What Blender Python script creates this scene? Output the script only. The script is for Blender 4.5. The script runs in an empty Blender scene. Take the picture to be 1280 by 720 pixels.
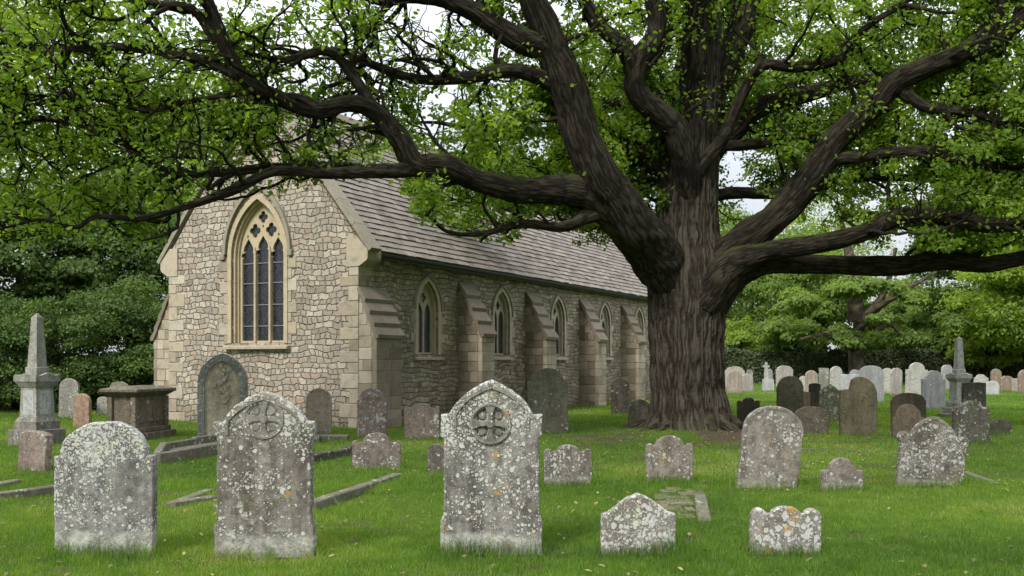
import bpy, bmesh, math, random
import numpy as np
from mathutils import Vector, Matrix
R = math.radians
rng = np.random.default_rng(7)
random.seed(7)
C = bpy.context.scene.collection
F = 1200.0; HZ = 450.0; CAMH = 1.6

def at(px, py, d):
    return Vector(((px-640)/F*d, d, CAMH-(py-HZ)/F*d))
def gpt(px, py):                      # ground point seen at a pixel
    return at(px, py, CAMH*F/(py-HZ))

# ------------------------------------------------------------------ basics
def tag(o, label=None, cat=None, group=None, kind=None):
    if label: o['label'] = label
    if cat: o['category'] = cat
    if group: o['group'] = group
    if kind or cat: o['kind'] = kind or 'thing'
    return o
def empty(name, loc=(0, 0, 0), rz=0):
    o = bpy.data.objects.new(name, None); C.objects.link(o)
    o.location = loc; o.rotation_euler = (0, 0, rz); o.empty_display_size = .2
    return o
def link(name, me, mat, parent=None, smooth=False):
    o = bpy.data.objects.new(name, me); C.objects.link(o)
    if mat: me.materials.append(mat)
    if parent: o.parent = parent
    if smooth: me.polygons.foreach_set('use_smooth', np.ones(len(me.polygons), bool))
    return o
def mesh_np(name, verts, faces, attrs=None):
    """faces: (n,k) int array, all the same size"""
    me = bpy.data.meshes.new(name)
    verts = np.asarray(verts, np.float32); faces = np.asarray(faces, np.int32)
    n, k = faces.shape
    me.vertices.add(len(verts)); me.vertices.foreach_set('co', verts.ravel())
    me.loops.add(n*k); me.loops.foreach_set('vertex_index', faces.ravel())
    me.polygons.add(n)
    me.polygons.foreach_set('loop_start', np.arange(0, n*k, k, dtype=np.int32))
    for an, (ty, arr) in (attrs or {}).items():
        a = me.attributes.new(an, ty, 'POINT')
        a.data.foreach_set('vector' if ty == 'FLOAT_VECTOR' else 'value', np.asarray(arr, np.float32).ravel())
    me.update(calc_edges=True)
    return me
class MB:
    """collects boxes / prisms, each with its own random number, and links ONE mesh"""
    def __init__(s): s.v = []; s.f = []; s.r = []
    def add(s, vs, fs, r=None):
        b = len(s.v); r = random.random() if r is None else r
        s.v += [tuple(v) for v in vs]; s.f += [[i+b for i in f] for f in fs]; s.r += [r]*len(vs)
    def box(s, x0, x1, y0, y1, z0, z1, r=None, M=None, ch=0):
        if ch:                       # chamfered box
            bm = bmesh.new(); bmesh.ops.create_cube(bm, size=1)
            for v in bm.verts: v.co = Vector(((x0+x1)/2+v.co.x*(x1-x0), (y0+y1)/2+v.co.y*(y1-y0), (z0+z1)/2+v.co.z*(z1-z0)))
            bmesh.ops.bevel(bm, geom=list(bm.edges), offset=ch, segments=1, affect='EDGES')
            vs = [v.co.copy() for v in bm.verts]; bm.verts.index_update()
            fs = [[v.index for v in f.verts] for f in bm.faces]; bm.free()
        else:
            vs = [Vector((x, y, z)) for z in (z0, z1) for y in (y0, y1) for x in (x0, x1)]
            fs = [(0, 2, 3, 1), (4, 5, 7, 6), (0, 1, 5, 4), (2, 6, 7, 3), (0, 4, 6, 2), (1, 3, 7, 5)]
        if M: vs = [M @ v for v in vs]
        s.add(vs, fs, r)
    def frustum(s, c, a0, b0, a1, b1, z0, z1, r=None):
        vs = [(c[0]+sx*a, c[1]+sy*b, z) for (a, b, z) in ((a0, b0, z0), (a1, b1, z1)) for sx, sy in ((-1, -1), (1, -1), (1, 1), (-1, 1))]
        s.add(vs, [(3, 2, 1, 0), (4, 5, 6, 7), (0, 1, 5, 4), (1, 2, 6, 5), (2, 3, 7, 6), (3, 0, 4, 7)], r)
    def prism(s, pts, y0, y1, axis='y', r=None):
        """closed outline (x,z) extruded along y, or (y,z) along x"""
        n = len(pts)
        if axis == 'y': vs = [(p[0], y0, p[1]) for p in pts]+[(p[0], y1, p[1]) for p in pts]
        else: vs = [(y0, p[0], p[1]) for p in pts]+[(y1, p[0], p[1]) for p in pts]
        fs = [list(range(n))[::-1], list(range(n, 2*n))]+[(i, (i+1) % n, n+(i+1) % n, n+i) for i in range(n)]
        s.add(vs, fs, r)
    def ring(s, outer, inner, y0, y1, axis='y', closed=True, r=None):
        """band between two outlines with the same count, extruded"""
        n = len(outer)
        def P(p, y): return (p[0], y, p[1]) if axis == 'y' else (y, p[0], p[1])
        vs = [P(p, y0) for p in outer]+[P(p, y0) for p in inner]+[P(p, y1) for p in outer]+[P(p, y1) for p in inner]
        fs = []
        for i in range(n if closed else n-1):
            j = (i+1) % n
            fs += [(i, j, n+j, n+i), (2*n+i, 3*n+i, 3*n+j, 2*n+j), (i, 2*n+i, 2*n+j, j), (n+i, n+j, 3*n+j, 3*n+i)]
        if not closed: fs += [(0, n, 3*n, 2*n), (n-1, 3*n-1, 4*n-1, 2*n-1)]
        s.add(vs, fs, r)
    def build(s, name, mat, parent=None, smooth=False):
        me = bpy.data.meshes.new(name); me.from_pydata(s.v, [], s.f)
        a = me.attributes.new('rnd', 'FLOAT', 'POINT'); a.data.foreach_set('value', s.r)
        bm = bmesh.new(); bm.from_mesh(me); bmesh.ops.recalc_face_normals(bm, faces=bm.faces); bm.to_mesh(me); bm.free()
        return link(name, me, mat, parent, smooth)

def vn(p, seed=0):                    # value noise on (n,3) points
    i = np.floor(p).astype(np.int64); f = p-i; f = f*f*(3-2*f)
    def h(a, b, c):
        v = (a*73856093) ^ (b*19349663) ^ (c*83492791) ^ (seed*2654435)
        v = (v ^ (v >> 13))*1274126177 & 0x7fffffff
        return ((v ^ (v >> 16)) & 0xffff)/65535.0
    o = 0
    for dx in (0, 1):
        for dy in (0, 1):
            for dz in (0, 1):
                w = (f[:, 0] if dx else 1-f[:, 0])*(f[:, 1] if dy else 1-f[:, 1])*(f[:, 2] if dz else 1-f[:, 2])
                o = o+w*h(i[:, 0]+dx, i[:, 1]+dy, i[:, 2]+dz)
    return o

# ------------------------------------------------------------------ node helper
class NT:
    def __init__(s, name):
        s.m = bpy.data.materials.new(name); s.m.use_nodes = True
        s.t = s.m.node_tree; s.t.nodes.clear()
        s.out = s.t.nodes.new('ShaderNodeOutputMaterial')
    def n(s, ty, props=None, **inp):
        nd = s.t.nodes.new('ShaderNode'+ty)
        for k, v in (props or {}).items(): setattr(nd, k, v)
        for k, v in inp.items(): s.set(nd, k.replace('_', ' '), v)
        return nd
    def set(s, nd, k, v):
        sock = nd.inputs[int(k[1:])] if (k[0] == 'i' and k[1:].isdigit()) else nd.inputs[k]
        if isinstance(v, bpy.types.NodeSocket): s.t.links.new(v, sock)
        elif isinstance(v, bpy.types.Node): s.t.links.new(v.outputs[0], sock)
        else:
            if sock.type == 'RGBA' and len(v) == 3: v = (*v, 1)
            sock.default_value = v
    def math(s, op, a, b=0.0, c=0.0, clamp=False):
        nd = s.n('Math', {'operation': op, 'use_clamp': clamp}, i0=a, i1=b, i2=c); return nd.outputs[0]
    def vm(s, op, a, b=(0, 0, 0)):
        return s.n('VectorMath', {'operation': op}, i0=a, i1=b).outputs[0]
    def mix(s, f, a, b, bt='MIX'):
        nd = s.n('Mix', {'data_type': 'RGBA', 'blend_type': bt}, i0=f, i6=a, i7=b); return nd.outputs[2]
    def ramp(s, f, stops, interp='LINEAR'):
        nd = s.n('ValToRGB', None, i0=f); cr = nd.color_ramp; cr.interpolation = interp
        while len(cr.elements) < len(stops): cr.elements.new(.5)
        for e, (p, c) in zip(cr.elements, stops):
            e.position = p; e.color = (*c, 1) if len(c) == 3 else c
        return nd.outputs[0]
    def noise(s, v, sc, det=4, rough=.55, dist=0):
        return s.n('TexNoise', None, Vector=v, Scale=float(sc), Detail=float(det), Roughness=rough, Distortion=float(dist)).outputs[0]
    def step(s, v, a, b):             # smooth 0..1 between a and b
        return s.n('MapRange', {'interpolation_type': 'SMOOTHSTEP'}, i0=v, i1=float(a), i2=float(b), i3=0.0, i4=1.0).outputs[0]
    def attr(s, name):
        return s.n('Attribute', {'attribute_name': name})
    def obj(s): return s.n('TexCoord').outputs['Object']
    def geo(s): return s.n('NewGeometry')
    def bsdf(s, col, rough=.8, h=None, dist=.01, strength=1.0, spec=.3, metal=0.0):
        b = s.n('BsdfPrincipled', None, Base_Color=col, Roughness=rough, Metallic=metal)
        b.inputs['Specular IOR Level'].default_value = spec
        if h is not None:
            bp = s.n('Bump', None, Height=h, Distance=dist, Strength=strength)
            s.t.links.new(bp.outputs[0], b.inputs['Normal'])
        s.t.links.new(b.outputs[0], s.out.inputs[0]); return b

def v3(*a): return tuple(float(x) for x in a)

# ------------------------------------------------------------------ materials
def stone_mat(name, base, dark, lichen=.5, pale=.0, orange=0.0, seed=0.0, lsc=20., dirt=.5, moss=0.0, lcol=(.50, .50, .46), head=0.0, pmix=.85):
    n = NT(name); o = n.obj(); p = n.vm('ADD', o, v3(seed*3.1, seed*1.7, seed*5.3))
    z = n.n('SeparateXYZ', None, i0=o).outputs[2]
    big = n.noise(p, 2.2, 6, .6); fine = n.noise(p, 26, 8, .7); med = n.noise(p, 8, 6, .65)
    streak = n.noise(n.vm('MULTIPLY', p, (9, 9, .9)), 1, 5, .6)
    m = n.math('MULTIPLY_ADD', streak, .6, n.math('MULTIPLY', big, .5))
    c = n.mix(n.step(m, .42, .68), base, dark)
    c = n.mix(n.math('MULTIPLY', n.step(fine, .35, .75), .55), c, tuple(x*.45 for x in dark))
    alg = n.math('MULTIPLY', n.step(n.noise(p, 11, 7, .72, .6), .47, .62), .55 if name[:3] != 'far' else .2)
    c = n.mix(alg, c, tuple(x*.42 for x in dark))
    c = n.mix(n.math('MULTIPLY', n.step(med, .52, .75), .35), c, (base[0]*1.25, base[1]*1.15, base[2]*.95))
    h = n.math('ADD', n.math('MULTIPLY', fine, .45), n.math('MULTIPLY', med, .6))
    if moss:
        mm = n.math('MULTIPLY', n.step(n.noise(p, 5, 7, .7), .62-.25*moss, .75-.2*moss), .85)
        c = n.mix(mm, c, (.075, .085, .035))
    if lichen > 0:
        wn = n.n('TexNoise', None, Vector=p, Scale=16.0, Detail=4.0)
        sc = n.n('VectorMath', {'operation': 'SCALE'}, i0=wn.outputs['Color']); sc.inputs['Scale'].default_value = .034
        wv = n.vm('ADD', p, sc.outputs[0])
        msk = None
        gate = n.noise(p, 3.2, 5, .6)
        if head: gate = n.math('ADD', n.math('SUBTRACT', gate, .03), n.math('MULTIPLY', n.step(z, head*.62, head*.85), .20))
        for k, (s_, r0, off) in enumerate(((lsc*.95, .42, 0), (lsc*1.5, .5, 3), (lsc*2.6, .55, 7), (lsc*4.6, .55, 9))):
            vo = n.n('TexVoronoi', {'feature': 'F1'}, Vector=n.vm('ADD', wv, v3(off, off, off)), Scale=float(s_))
            cell = n.n('SeparateColor', None, i0=vo.outputs['Color']).outputs[0]
            # radius of this spot; most cells have none
            rr = n.math('MULTIPLY', n.math('SUBTRACT', n.math('ADD', cell, n.math('MULTIPLY', n.math('SUBTRACT', gate, .5), 1.6)), 1-lichen*.9), 1.1)
            rr = n.math('MINIMUM', rr, r0)
            s1 = n.step(n.math('SUBTRACT', rr, vo.outputs['Distance']), 0., .08)
            msk = s1 if msk is None else n.math('MAXIMUM', msk, s1)
        crust = n.step(n.noise(wv, 7, 9, .72), .66-.16*lichen, .72-.1*lichen)
        msk = n.math('MAXIMUM', msk, n.math('MULTIPLY', crust, .8))
        lc = n.mix(n.noise(p, 40, 4), tuple(x*.62 for x in lcol), lcol)
        lc = n.mix(n.step(n.noise(p, 6, 3), .5, .7), lc, (lcol[0]*.8, lcol[1]*.86, lcol[2]*.7))
        c = n.mix(n.math('MULTIPLY', msk, .88), c, lc)
        h = n.math('ADD', h, n.math('MULTIPLY', msk, .5))
    if pale:                          # pale, rain-splashed foot of the stone
        e = n.math('ADD', z, n.math('MULTIPLY', n.math('SUBTRACT', n.noise(n.vm('MULTIPLY', p, (1, 1, .35)), 14, 6, .7), .5), pale*.55))
        pm = n.math('SUBTRACT', 1.0, n.step(e, pale*.75, pale*1.12))
        pc = n.mix(n.step(n.noise(p, 9, 8, .75), .35, .65), (.17, .17, .14), (.48, .48, .43))
        c = n.mix(n.math('MULTIPLY', pm, pmix), c, pc)
    if orange:
        om = n.step(n.math('ADD', n.noise(p, 6, 7, .65), n.math('MULTIPLY', orange, .13)), .67, .73)
        c = n.mix(n.math('MULTIPLY', om, .8), c, (.40, .22, .06))
    # green algae foot
    gm = n.math('MULTIPLY', n.math('SUBTRACT', 1., n.step(z, .0, .12)), .45)
    c = n.mix(gm, c, (.10, .11, .06))
    n.bsdf(c, .9, h, .016, .9, .15)
    return n.m

def rubble_mat(name, cols, mortar, bw=.26, rh=.15, warp=.06, dist=.05, stain=.3):
    """rubble stones of uneven size brought to loose, wandering courses"""
    n = NT(name); o = n.obj(); s = n.n('SeparateXYZ', None, i0=o)
    u = n.math('ADD', s.outputs[0], s.outputs[1])
    v = n.n('CombineXYZ', None, i0=u, i1=s.outputs[2], i2=0.).outputs[0]
    def wob(sc_, amp, det):
        t = n.n('TexNoise', None, Vector=v, Scale=float(sc_), Detail=float(det))
        q = n.n('VectorMath', {'operation': 'MULTIPLY'}, i0=n.vm('SUBTRACT', t.outputs['Color'], (.5, .5, .5)), i1=(amp, amp*.75, 0.)); return q.outputs[0]
    w = n.vm('ADD', n.vm('ADD', v, wob(5.5, warp*2.2, 3)), wob(1.3, .38, 1))
    bt = n.n('TexBrick', {'offset': .5, 'offset_frequency': 2, 'squash': .62, 'squash_frequency': 3}, Vector=w, Color1=(0, 0, 0), Color2=(1, 1, 1), Mortar=(.5, .5, .5), Scale=1.0)
    for k, x in (('Mortar Size', .020), ('Mortar Smooth', 1.0), ('Bias', 0.), ('Brick Width', bw), ('Row Height', rh)): bt.inputs[k].default_value = x
    # same layout with no mortar gives each stone its own random value
    b2 = n.n('TexBrick', {'offset': .5, 'offset_frequency': 2, 'squash': .62, 'squash_frequency': 3}, Vector=w, Color1=(0, 0, 0), Color2=(1, 1, 1), Mortar=(.5, .5, .5), Scale=1.0)
    for k, x in (('Mortar Size', .0), ('Bias', 0.), ('Brick Width', bw), ('Row Height', rh)): b2.inputs[k].default_value = x
    rv = n.n('SeparateColor', None, i0=b2.outputs['Color']).outputs[0]
    r2 = n.math('FRACT', n.math('MULTIPLY', rv, 7.31)); r3 = n.math('FRACT', n.math('MULTIPLY', rv, 17.7))
    fine = n.noise(o, 22, 8, .7); med = n.noise(o, 6, 5, .6); gr = n.noise(o, 55, 5, .7)
    c = n.ramp(rv, [(i/(len(cols)-1), x) for i, x in enumerate(cols)])
    c = n.mix(1., c, n.mix(r2, (.78, .77, .75), (1.14, 1.12, 1.08)), 'MULTIPLY')
    c = n.mix(n.math('MULTIPLY', n.step(fine, .4, .75), .45), c, tuple(x*.55 for x in cols[0]))
    c = n.mix(n.math('MULTIPLY', n.step(gr, .55, .75), .35), c, tuple(min(.6, x*1.25) for x in cols[-1]))
    e = n.math('ADD', bt.outputs['Fac'], n.math('MULTIPLY', n.math('SUBTRACT', fine, .5), .9))
    mm = n.step(e, .45, .95)
    mc = n.mix(fine, tuple(x*.6 for x in mortar), mortar)
    c = n.mix(n.math('MULTIPLY', mm, .8), c, mc)
    st = n.step(n.noise(n.vm('MULTIPLY', o, (1, 1, .45)), .8, 6, .62), .45, .72)
    c = n.mix(n.math('MULTIPLY', st, stain), c, (.10, .09, .07))
    low = n.math('MULTIPLY', n.math('SUBTRACT', 1., n.step(n.math('ADD', s.outputs[2], med), .5, 1.3)), .55)
    c = n.mix(low, c, (.13, .12, .07))
    h = n.math('ADD', n.math('SUBTRACT', 1., bt.outputs['Fac']), n.math('ADD', n.math('MULTIPLY', fine, .45), n.math('MULTIPLY', med, .5)))
    h = n.math('ADD', h, n.math('MULTIPLY', r3, .35))
    n.bsdf(c, .92, h, dist, 1., .12)
    return n.m

def ashlar_mat(name, cols, dark=.45, dist=.008):
    n = NT(name); o = n.obj(); r = n.attr('rnd').outputs['Fac']
    c = n.ramp(r, [(i/(len(cols)-1), x) for i, x in enumerate(cols)])
    fine = n.noise(o, 30, 8, .7); med = n.noise(o, 4, 6, .65)
    c = n.mix(n.math('MULTIPLY', n.step(med, .45, .72), dark), c, (.10, .09, .07))
    c = n.mix(n.math('MULTIPLY', n.step(fine, .4, .8), .4), c, (.12, .105, .08))
    li = n.step(n.noise(o, 11, 8, .72), .60, .68)
    c = n.mix(n.math('MULTIPLY', li, .45), c, (.40, .39, .33))
    n.bsdf(c, .9, n.math('ADD', fine, med), dist, .9, .15)
    return n.m

def leaf_mat(name, stops, trans=.45, gl=.35):
    n = NT(name); r = n.attr('rnd').outputs['Fac']
    c = n.ramp(r, stops)
    g = n.geo()
    cb = n.mix(g.outputs['Backfacing'], c, n.mix(.35, c, (.16, .20, .09)))
    b = n.n('BsdfPrincipled', None, Base_Color=cb, Roughness=.5)
    b.inputs['Specular IOR Level'].default_value = gl
    t = n.n('BsdfTranslucent', None, Color=n.mix(1., c, (1.5, 1.45, .6), 'MULTIPLY'))
    m = n.n('MixShader', None, i0=trans, i1=b, i2=t)
    n.t.links.new(m.outputs[0], n.out.inputs[0]); return n.m

def bark_mat(name, lo, hi, moss=.5, sc=1.0):
    n = NT(name); a = n.attr('bark').outputs['Vector']
    wn = n.n('TexNoise', None, Vector=n.vm('MULTIPLY', a, v3(3*sc, 3*sc, 1.4*sc)), Scale=1.0, Detail=3.0)
    ws = n.n('VectorMath', {'operation': 'SCALE'}, i0=wn.outputs['Color']); ws.inputs['Scale'].default_value = .12
    w = n.vm('ADD', a, ws.outputs[0])
    f1 = n.noise(n.vm('MULTIPLY', w, v3(27*sc, 27*sc, 5.5*sc)), 1, 4, .6)
    rid = n.math('SUBTRACT', 1., n.math('ABSOLUTE', n.math('MULTIPLY_ADD', f1, 4., -2.)), clamp=True)
    f2 = n.noise(n.vm('MULTIPLY', w, v3(40*sc, 40*sc, 16*sc)), 1, 5, .65)
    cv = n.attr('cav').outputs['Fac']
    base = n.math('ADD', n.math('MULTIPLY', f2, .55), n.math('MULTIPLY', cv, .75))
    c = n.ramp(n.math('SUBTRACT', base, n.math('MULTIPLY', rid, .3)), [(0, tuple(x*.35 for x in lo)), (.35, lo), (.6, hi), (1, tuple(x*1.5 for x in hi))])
    g = n.geo(); nz = n.n('SeparateXYZ', None, i0=g.outputs['Normal']).outputs[2]
    mm = n.math('MULTIPLY', n.step(nz, .25, .8), n.step(n.noise(a, 4, 5, .6), .42, .6))
    c = n.mix(n.math('MULTIPLY', mm, moss), c, (.055, .07, .02))
    h = n.math('SUBTRACT', n.math('MULTIPLY', f2, .6), rid)
    n.bsdf(c, .95, h, .03, 1., .1); return n.m

M = {}
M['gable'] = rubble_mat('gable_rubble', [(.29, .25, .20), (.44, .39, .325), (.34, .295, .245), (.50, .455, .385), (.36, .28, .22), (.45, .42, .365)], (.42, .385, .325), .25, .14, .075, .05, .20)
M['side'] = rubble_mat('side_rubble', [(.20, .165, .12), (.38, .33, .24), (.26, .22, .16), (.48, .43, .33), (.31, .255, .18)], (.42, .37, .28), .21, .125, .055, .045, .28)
M['ashlar'] = ashlar_mat('cream_ashlar', [(.44, .38, .29), (.36, .305, .23), (.48, .43, .35), (.26, .215, .16), (.41, .35, .26)], .45)
M['butt_shaded'] = ashlar_mat('buttress_stone_shaded', [(.18, .145, .105), (.29, .245, .18), (.14, .115, .085), (.23, .19, .135), (.35, .31, .24)], .5)  # tree shade on the buttress faces put into the colour, darker than the ashlar
M['slabs'] = ashlar_mat('weathering_slabs', [(.155, .13, .095), (.21, .18, .14), (.13, .11, .085)], .45)
M['coping'] = ashlar_mat('coping_stone', [(.25, .23, .18), (.30, .27, .21)], .4)
M['wframe'] = ashlar_mat('window_stone', [(.47, .39, .26), (.42, .345, .235)], .3)
M['slate'] = ashlar_mat('roof_slates', [(.23, .20, .178), (.30, .265, .24), (.165, .143, .127), (.265, .227, .20), (.21, .185, .168)], .3, .006)
def glass():
    n = NT('leaded_glass'); o = n.obj(); s = n.n('SeparateXYZ', None, i0=o)
    u = n.math('ADD', s.outputs[0], s.outputs[1]); k = 11.
    a = n.math('MULTIPLY', n.math('ADD', u, n.math('MULTIPLY', s.outputs[2], .62)), k)
    b = n.math('MULTIPLY', n.math('SUBTRACT', u, n.math('MULTIPLY', s.outputs[2], .62)), k)
    fa = n.math('ABSOLUTE', n.math('SUBTRACT', n.math('FRACT', a), .5)); fb = n.math('ABSOLUTE', n.math('SUBTRACT', n.math('FRACT', b), .5))
    lead = n.step(n.math('MAXIMUM', fa, fb), .42, .46)
    cell = n.n('TexWhiteNoise', {'noise_dimensions': '3D'}, Vector=n.n('CombineXYZ', None, i0=n.math('FLOOR', a), i1=n.math('FLOOR', b), i2=0.)).outputs['Value']
    c = n.mix(cell, (.006, .007, .011), (.022, .027, .038))
    c = n.mix(lead, c, (.04, .04, .045))
    h = n.math('ADD', n.math('MULTIPLY', cell, .6), n.math('ADD', n.noise(o, 9, 3), lead))
    n.bsdf(c, .22, h, .012, .6, .6); return n.m
M['glass'] = glass()
def plain(name, c, rough=.6, metal=0.0):
    n = NT(name); o = n.obj(); n.bsdf(n.mix(n.noise(o, 12, 5), tuple(x*.7 for x in c), tuple(min(1, x*1.2) for x in c)), rough, n.noise(o, 40, 5), .003, .5, .3, metal); return n.m
M['lead'] = plain('lead_bar', (.22, .24, .27), .5)
M['gutter'] = plain('cast_gutter', (.03, .03, .03), .45)
M['oakleaf'] = leaf_mat('oak_leaf', [(0, (.055, .115, .014)), (.35, (.125, .225, .024)), (.7, (.20, .31, .032)), (1, (.29, .38, .05))], .58, .2)
M['limeleaf'] = leaf_mat('bright_leaf', [(0, (.10, .17, .015)), (.5, (.20, .30, .03)), (1, (.32, .42, .05))], .5, .12)
M['midleaf'] = leaf_mat('mid_leaf', [(0, (.065, .12, .020)), (.5, (.14, .22, .040)), (1, (.24, .33, .07))], .48, .1)  # greens lightened to stand in for haze on the distant trees
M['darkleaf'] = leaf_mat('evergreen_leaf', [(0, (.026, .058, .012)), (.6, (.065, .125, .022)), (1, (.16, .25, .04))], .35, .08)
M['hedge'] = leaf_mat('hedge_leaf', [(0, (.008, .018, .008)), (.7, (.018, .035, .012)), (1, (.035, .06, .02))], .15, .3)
M['grass'] = leaf_mat('grass_blade', [(0, (.042, .100, .010)), (.45, (.105, .210, .018)), (.8, (.185, .29, .032)), (1, (.36, .34, .15))], .45, .2)
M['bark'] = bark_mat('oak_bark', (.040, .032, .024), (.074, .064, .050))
M['limbbark_backlit'] = bark_mat('limb_bark_backlit', (.022, .018, .014), (.050, .042, .031), .8, .8)  # darker than the trunk bark: the limbs' backlit look is put into the colour
M['twigbark'] = bark_mat('twig_bark', (.020, .017, .013), (.042, .035, .026), .3)
M['farbark'] = bark_mat('far_bark', (.06, .05, .038), (.14, .115, .085), .3)
def ground_mat():
    n = NT('churchyard_turf'); o = n.obj(); so = n.attr('soil').outputs['Fac']
    b = n.noise(o, .35, 5, .6); f = n.noise(o, 14, 8, .75); m = n.noise(o, 2.3, 6, .65)
    c = n.mix(n.step(b, .35, .65), (.075, .13, .016), (.12, .175, .026))
    c = n.mix(n.step(f, .35, .75), (.045, .08, .012), c)
    c = n.mix(n.math('MULTIPLY', n.step(m, .52, .72), .5), c, (.13, .16, .035))
    d = n.mix(f, (.035, .027, .017), (.10, .078, .050))
    d = n.mix(n.step(n.noise(o, 30, 5, .7), .55, .7), d, (.15, .115, .07))
    sm = n.step(n.math('ADD', so, n.math('MULTIPLY', n.math('SUBTRACT', f, .5), .6)), .35, .65)
    c = n.mix(sm, c, d)
    n.bsdf(c, .95, n.math('ADD', f, m), .05, .8, .1); return n.m
M['ground'] = ground_mat()
M['fallen'] = leaf_mat('fallen_leaf', [(0, (.09, .055, .03)), (.4, (.22, .14, .06)), (.7, (.42, .33, .12)), (1, (.50, .42, .20))], .2, .2)

# ------------------------------------------------------------------ ground
TREE = Vector((3.92, 20.55, 0))
def soil_f(x, y):
    p = np.stack([x*.9, y*.9, x*0], 1); p2 = np.stack([x*2.6, y*2.6, x*0+5], 1)
    n1 = vn(p, 3); n2 = vn(p2, 4); nn = .6*n1+.4*n2
    d = np.hypot((x-TREE.x)*1.0, (y-(TREE.y-.6))*.75)
    s = np.clip(1.05-d/2.1+(nn-.5)*3.2, 0, 1)*.9
    # drier shaded strip in front of the tree, scuffed patches beside stones
    strip = np.exp(-((y-14.2-(x-5)*.1)/2.2)**2)*np.clip((x-1)/3, 0, 1)
    s = np.maximum(s, np.clip((nn-.56)*3.0*strip, 0, .55))
    n3 = vn(np.stack([x*5.5, y*5.5, x*0+9], 1), 6)*.5+vn(np.stack([x*1.5, y*1.5, x*0+2], 1), 7)*.5
    zone = np.exp(-((x-4)/7.5)**2-((y-15)/5.0)**2)
    s = np.maximum(s, np.clip((n3-.50)*4.5, 0, .8)*zone)
    s = np.maximum(s, np.clip((n3-.64)*5, 0, .6))
    for (a, b, r) in ((-4.05, 8.45, .55), (-3.0, 8.0, .45), (2.95, 11.9, .7), (5.0, 12.1, 1.3), (.3, 8.1, .7), (-1.8, 7.8, .4), (3.4, 8.9, .7), (.9, 10.5, .6), (8, 17, .8), (1.9, 16, .9)):
        s = np.maximum(s, np.clip(1.1-np.hypot(x-a, (y-b)*1.8)/r, 0, 1)*np.clip((nn-.25)*2, 0, 1))
    return s
def gz(x, y):
    fall = np.clip((np.hypot(x, y)-4)/5, 0, 1)
    z = .025*np.sin(x*.9+.5)*np.cos(y*.7)+.018*np.sin(x*1.9+y*1.3)
    z = z+.20*np.exp(-((np.hypot(x-TREE.x, y-TREE.y))/1.9)**2)
    return z*fall
def spread(c0, c1, step, far, ratio):
    a = list(np.arange(c0, c1+.001, step)); s = step
    while a[-1] < far: s *= ratio; a.append(a[-1]+s)
    s = step; lo = []; v = c0
    while v > -far: s *= ratio; v -= s; lo.append(v)
    return np.array(lo[::-1]+a)
xs = spread(-14, 16, .14, 1500, 1.28); ys = spread(5, 30, .14, 1500, 1.28)
gx, gy = np.meshgrid(xs, ys); fx, fy = gx.ravel(), gy.ravel()
nx, ny = len(xs), len(ys); idx = np.arange(nx*ny).reshape(ny, nx)
faces = np.stack([idx[:-1, :-1].ravel(), idx[:-1, 1:].ravel(), idx[1:, 1:].ravel(), idx[1:, :-1].ravel()], 1)
me = mesh_np('ground', np.stack([fx, fy, gz(fx, fy)], 1), faces, {'soil': ('FLOAT', soil_f(fx, fy))})
g = link('ground', me, M['ground'], smooth=True); tag(g, kind='structure')

# ------------------------------------------------------------------ church
TH = R(-27.7)
church = empty('stone_chapel', (-3.57, 22.3, 0), TH)
tag(church, 'small rubble-stone chapel with steep slate roof and gothic traceried windows', 'church')
W, L, EZ, AZ, TK = 6.1, 20.6, 4.36, 8.2, .6
SL = (AZ-EZ)/(W/2)
def arch(cx, z0, w, zs, rise, n=10):
    """pointed arch outline, counter-clockwise from lower left"""
    h = w/2; Rr = (rise*rise+h*h)/w; a = math.atan2(rise, Rr-h) if Rr > h else math.pi/2
    pts = [(cx-h, z0), (cx+h, z0)]
    for i in range(n+1):
        t = a*i/n; pts.append((cx+h-Rr+Rr*math.cos(t), zs+Rr*math.sin(t)))
    for i in range(n-1, -1, -1):
        t = a*i/n; pts.append((cx-h+Rr-Rr*math.cos(t), zs+Rr*math.sin(t)))
    return pts
def foil(cx, cz, c, a, k=4, rot=0, n=40, sx=1., sz=1.):
    pts = []
    for i in range(n):
        th = 2*math.pi*i/n; ph = (th-rot) % (2*math.pi/k)
        if ph > math.pi/k: ph -= 2*math.pi/k
        v = a*a-(c*math.sin(ph))**2
        r = c*math.cos(ph)+math.sqrt(max(v, 0))
        pts.append((cx+sx*r*math.cos(th), cz+sz*r*math.sin(th)))
    return pts
def boolean(ob, cutter_mb):
    cu = cutter_mb.build('cut', None)
    m = ob.modifiers.new('b', 'BOOLEAN'); m.object = cu; m.operation = 'DIFFERENCE'; m.solver = 'EXACT'; m.use_self = True
    par = ob.parent; ob.parent = None
    dg = bpy.context.evaluated_depsgraph_get(); dg.update()
    me2 = bpy.data.meshes.new_from_object(ob.evaluated_get(dg))
    ob.modifiers.clear(); ob.data = me2; ob.parent = par
    bpy.data.objects.remove(cu)
WIN_S = [2.98, 7.03, 11.0, 15.1, 18.75]
BW = dict(cx=-W/2-.02, z0=2.02, w=1.70, zs=4.2, rise=1.38)
def cutters(side):
    c = MB()
    if side == 'g': c.prism(arch(BW['cx'], BW['z0'], BW['w'], BW['zs'], BW['rise'], 14), -.3, .5)
    else:
        for s in WIN_S: c.prism(arch(s, 1.74, .96, 2.92, .72), -.5, .3, 'x')
    return c
w = MB(); w.prism([(-W, -.3), (0, -.3), (0, EZ), (-W/2, AZ), (-W, EZ)], 0, TK); gable = w.build('gable_wall', M['gable'], church)
boolean(gable, cutters('g'))
w = MB(); w.box(-TK, 0, TK, L-TK, -.3, EZ+.02); sidew = w.build('side_wall', M['side'], church); boolean(sidew, cutters('s'))
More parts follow.
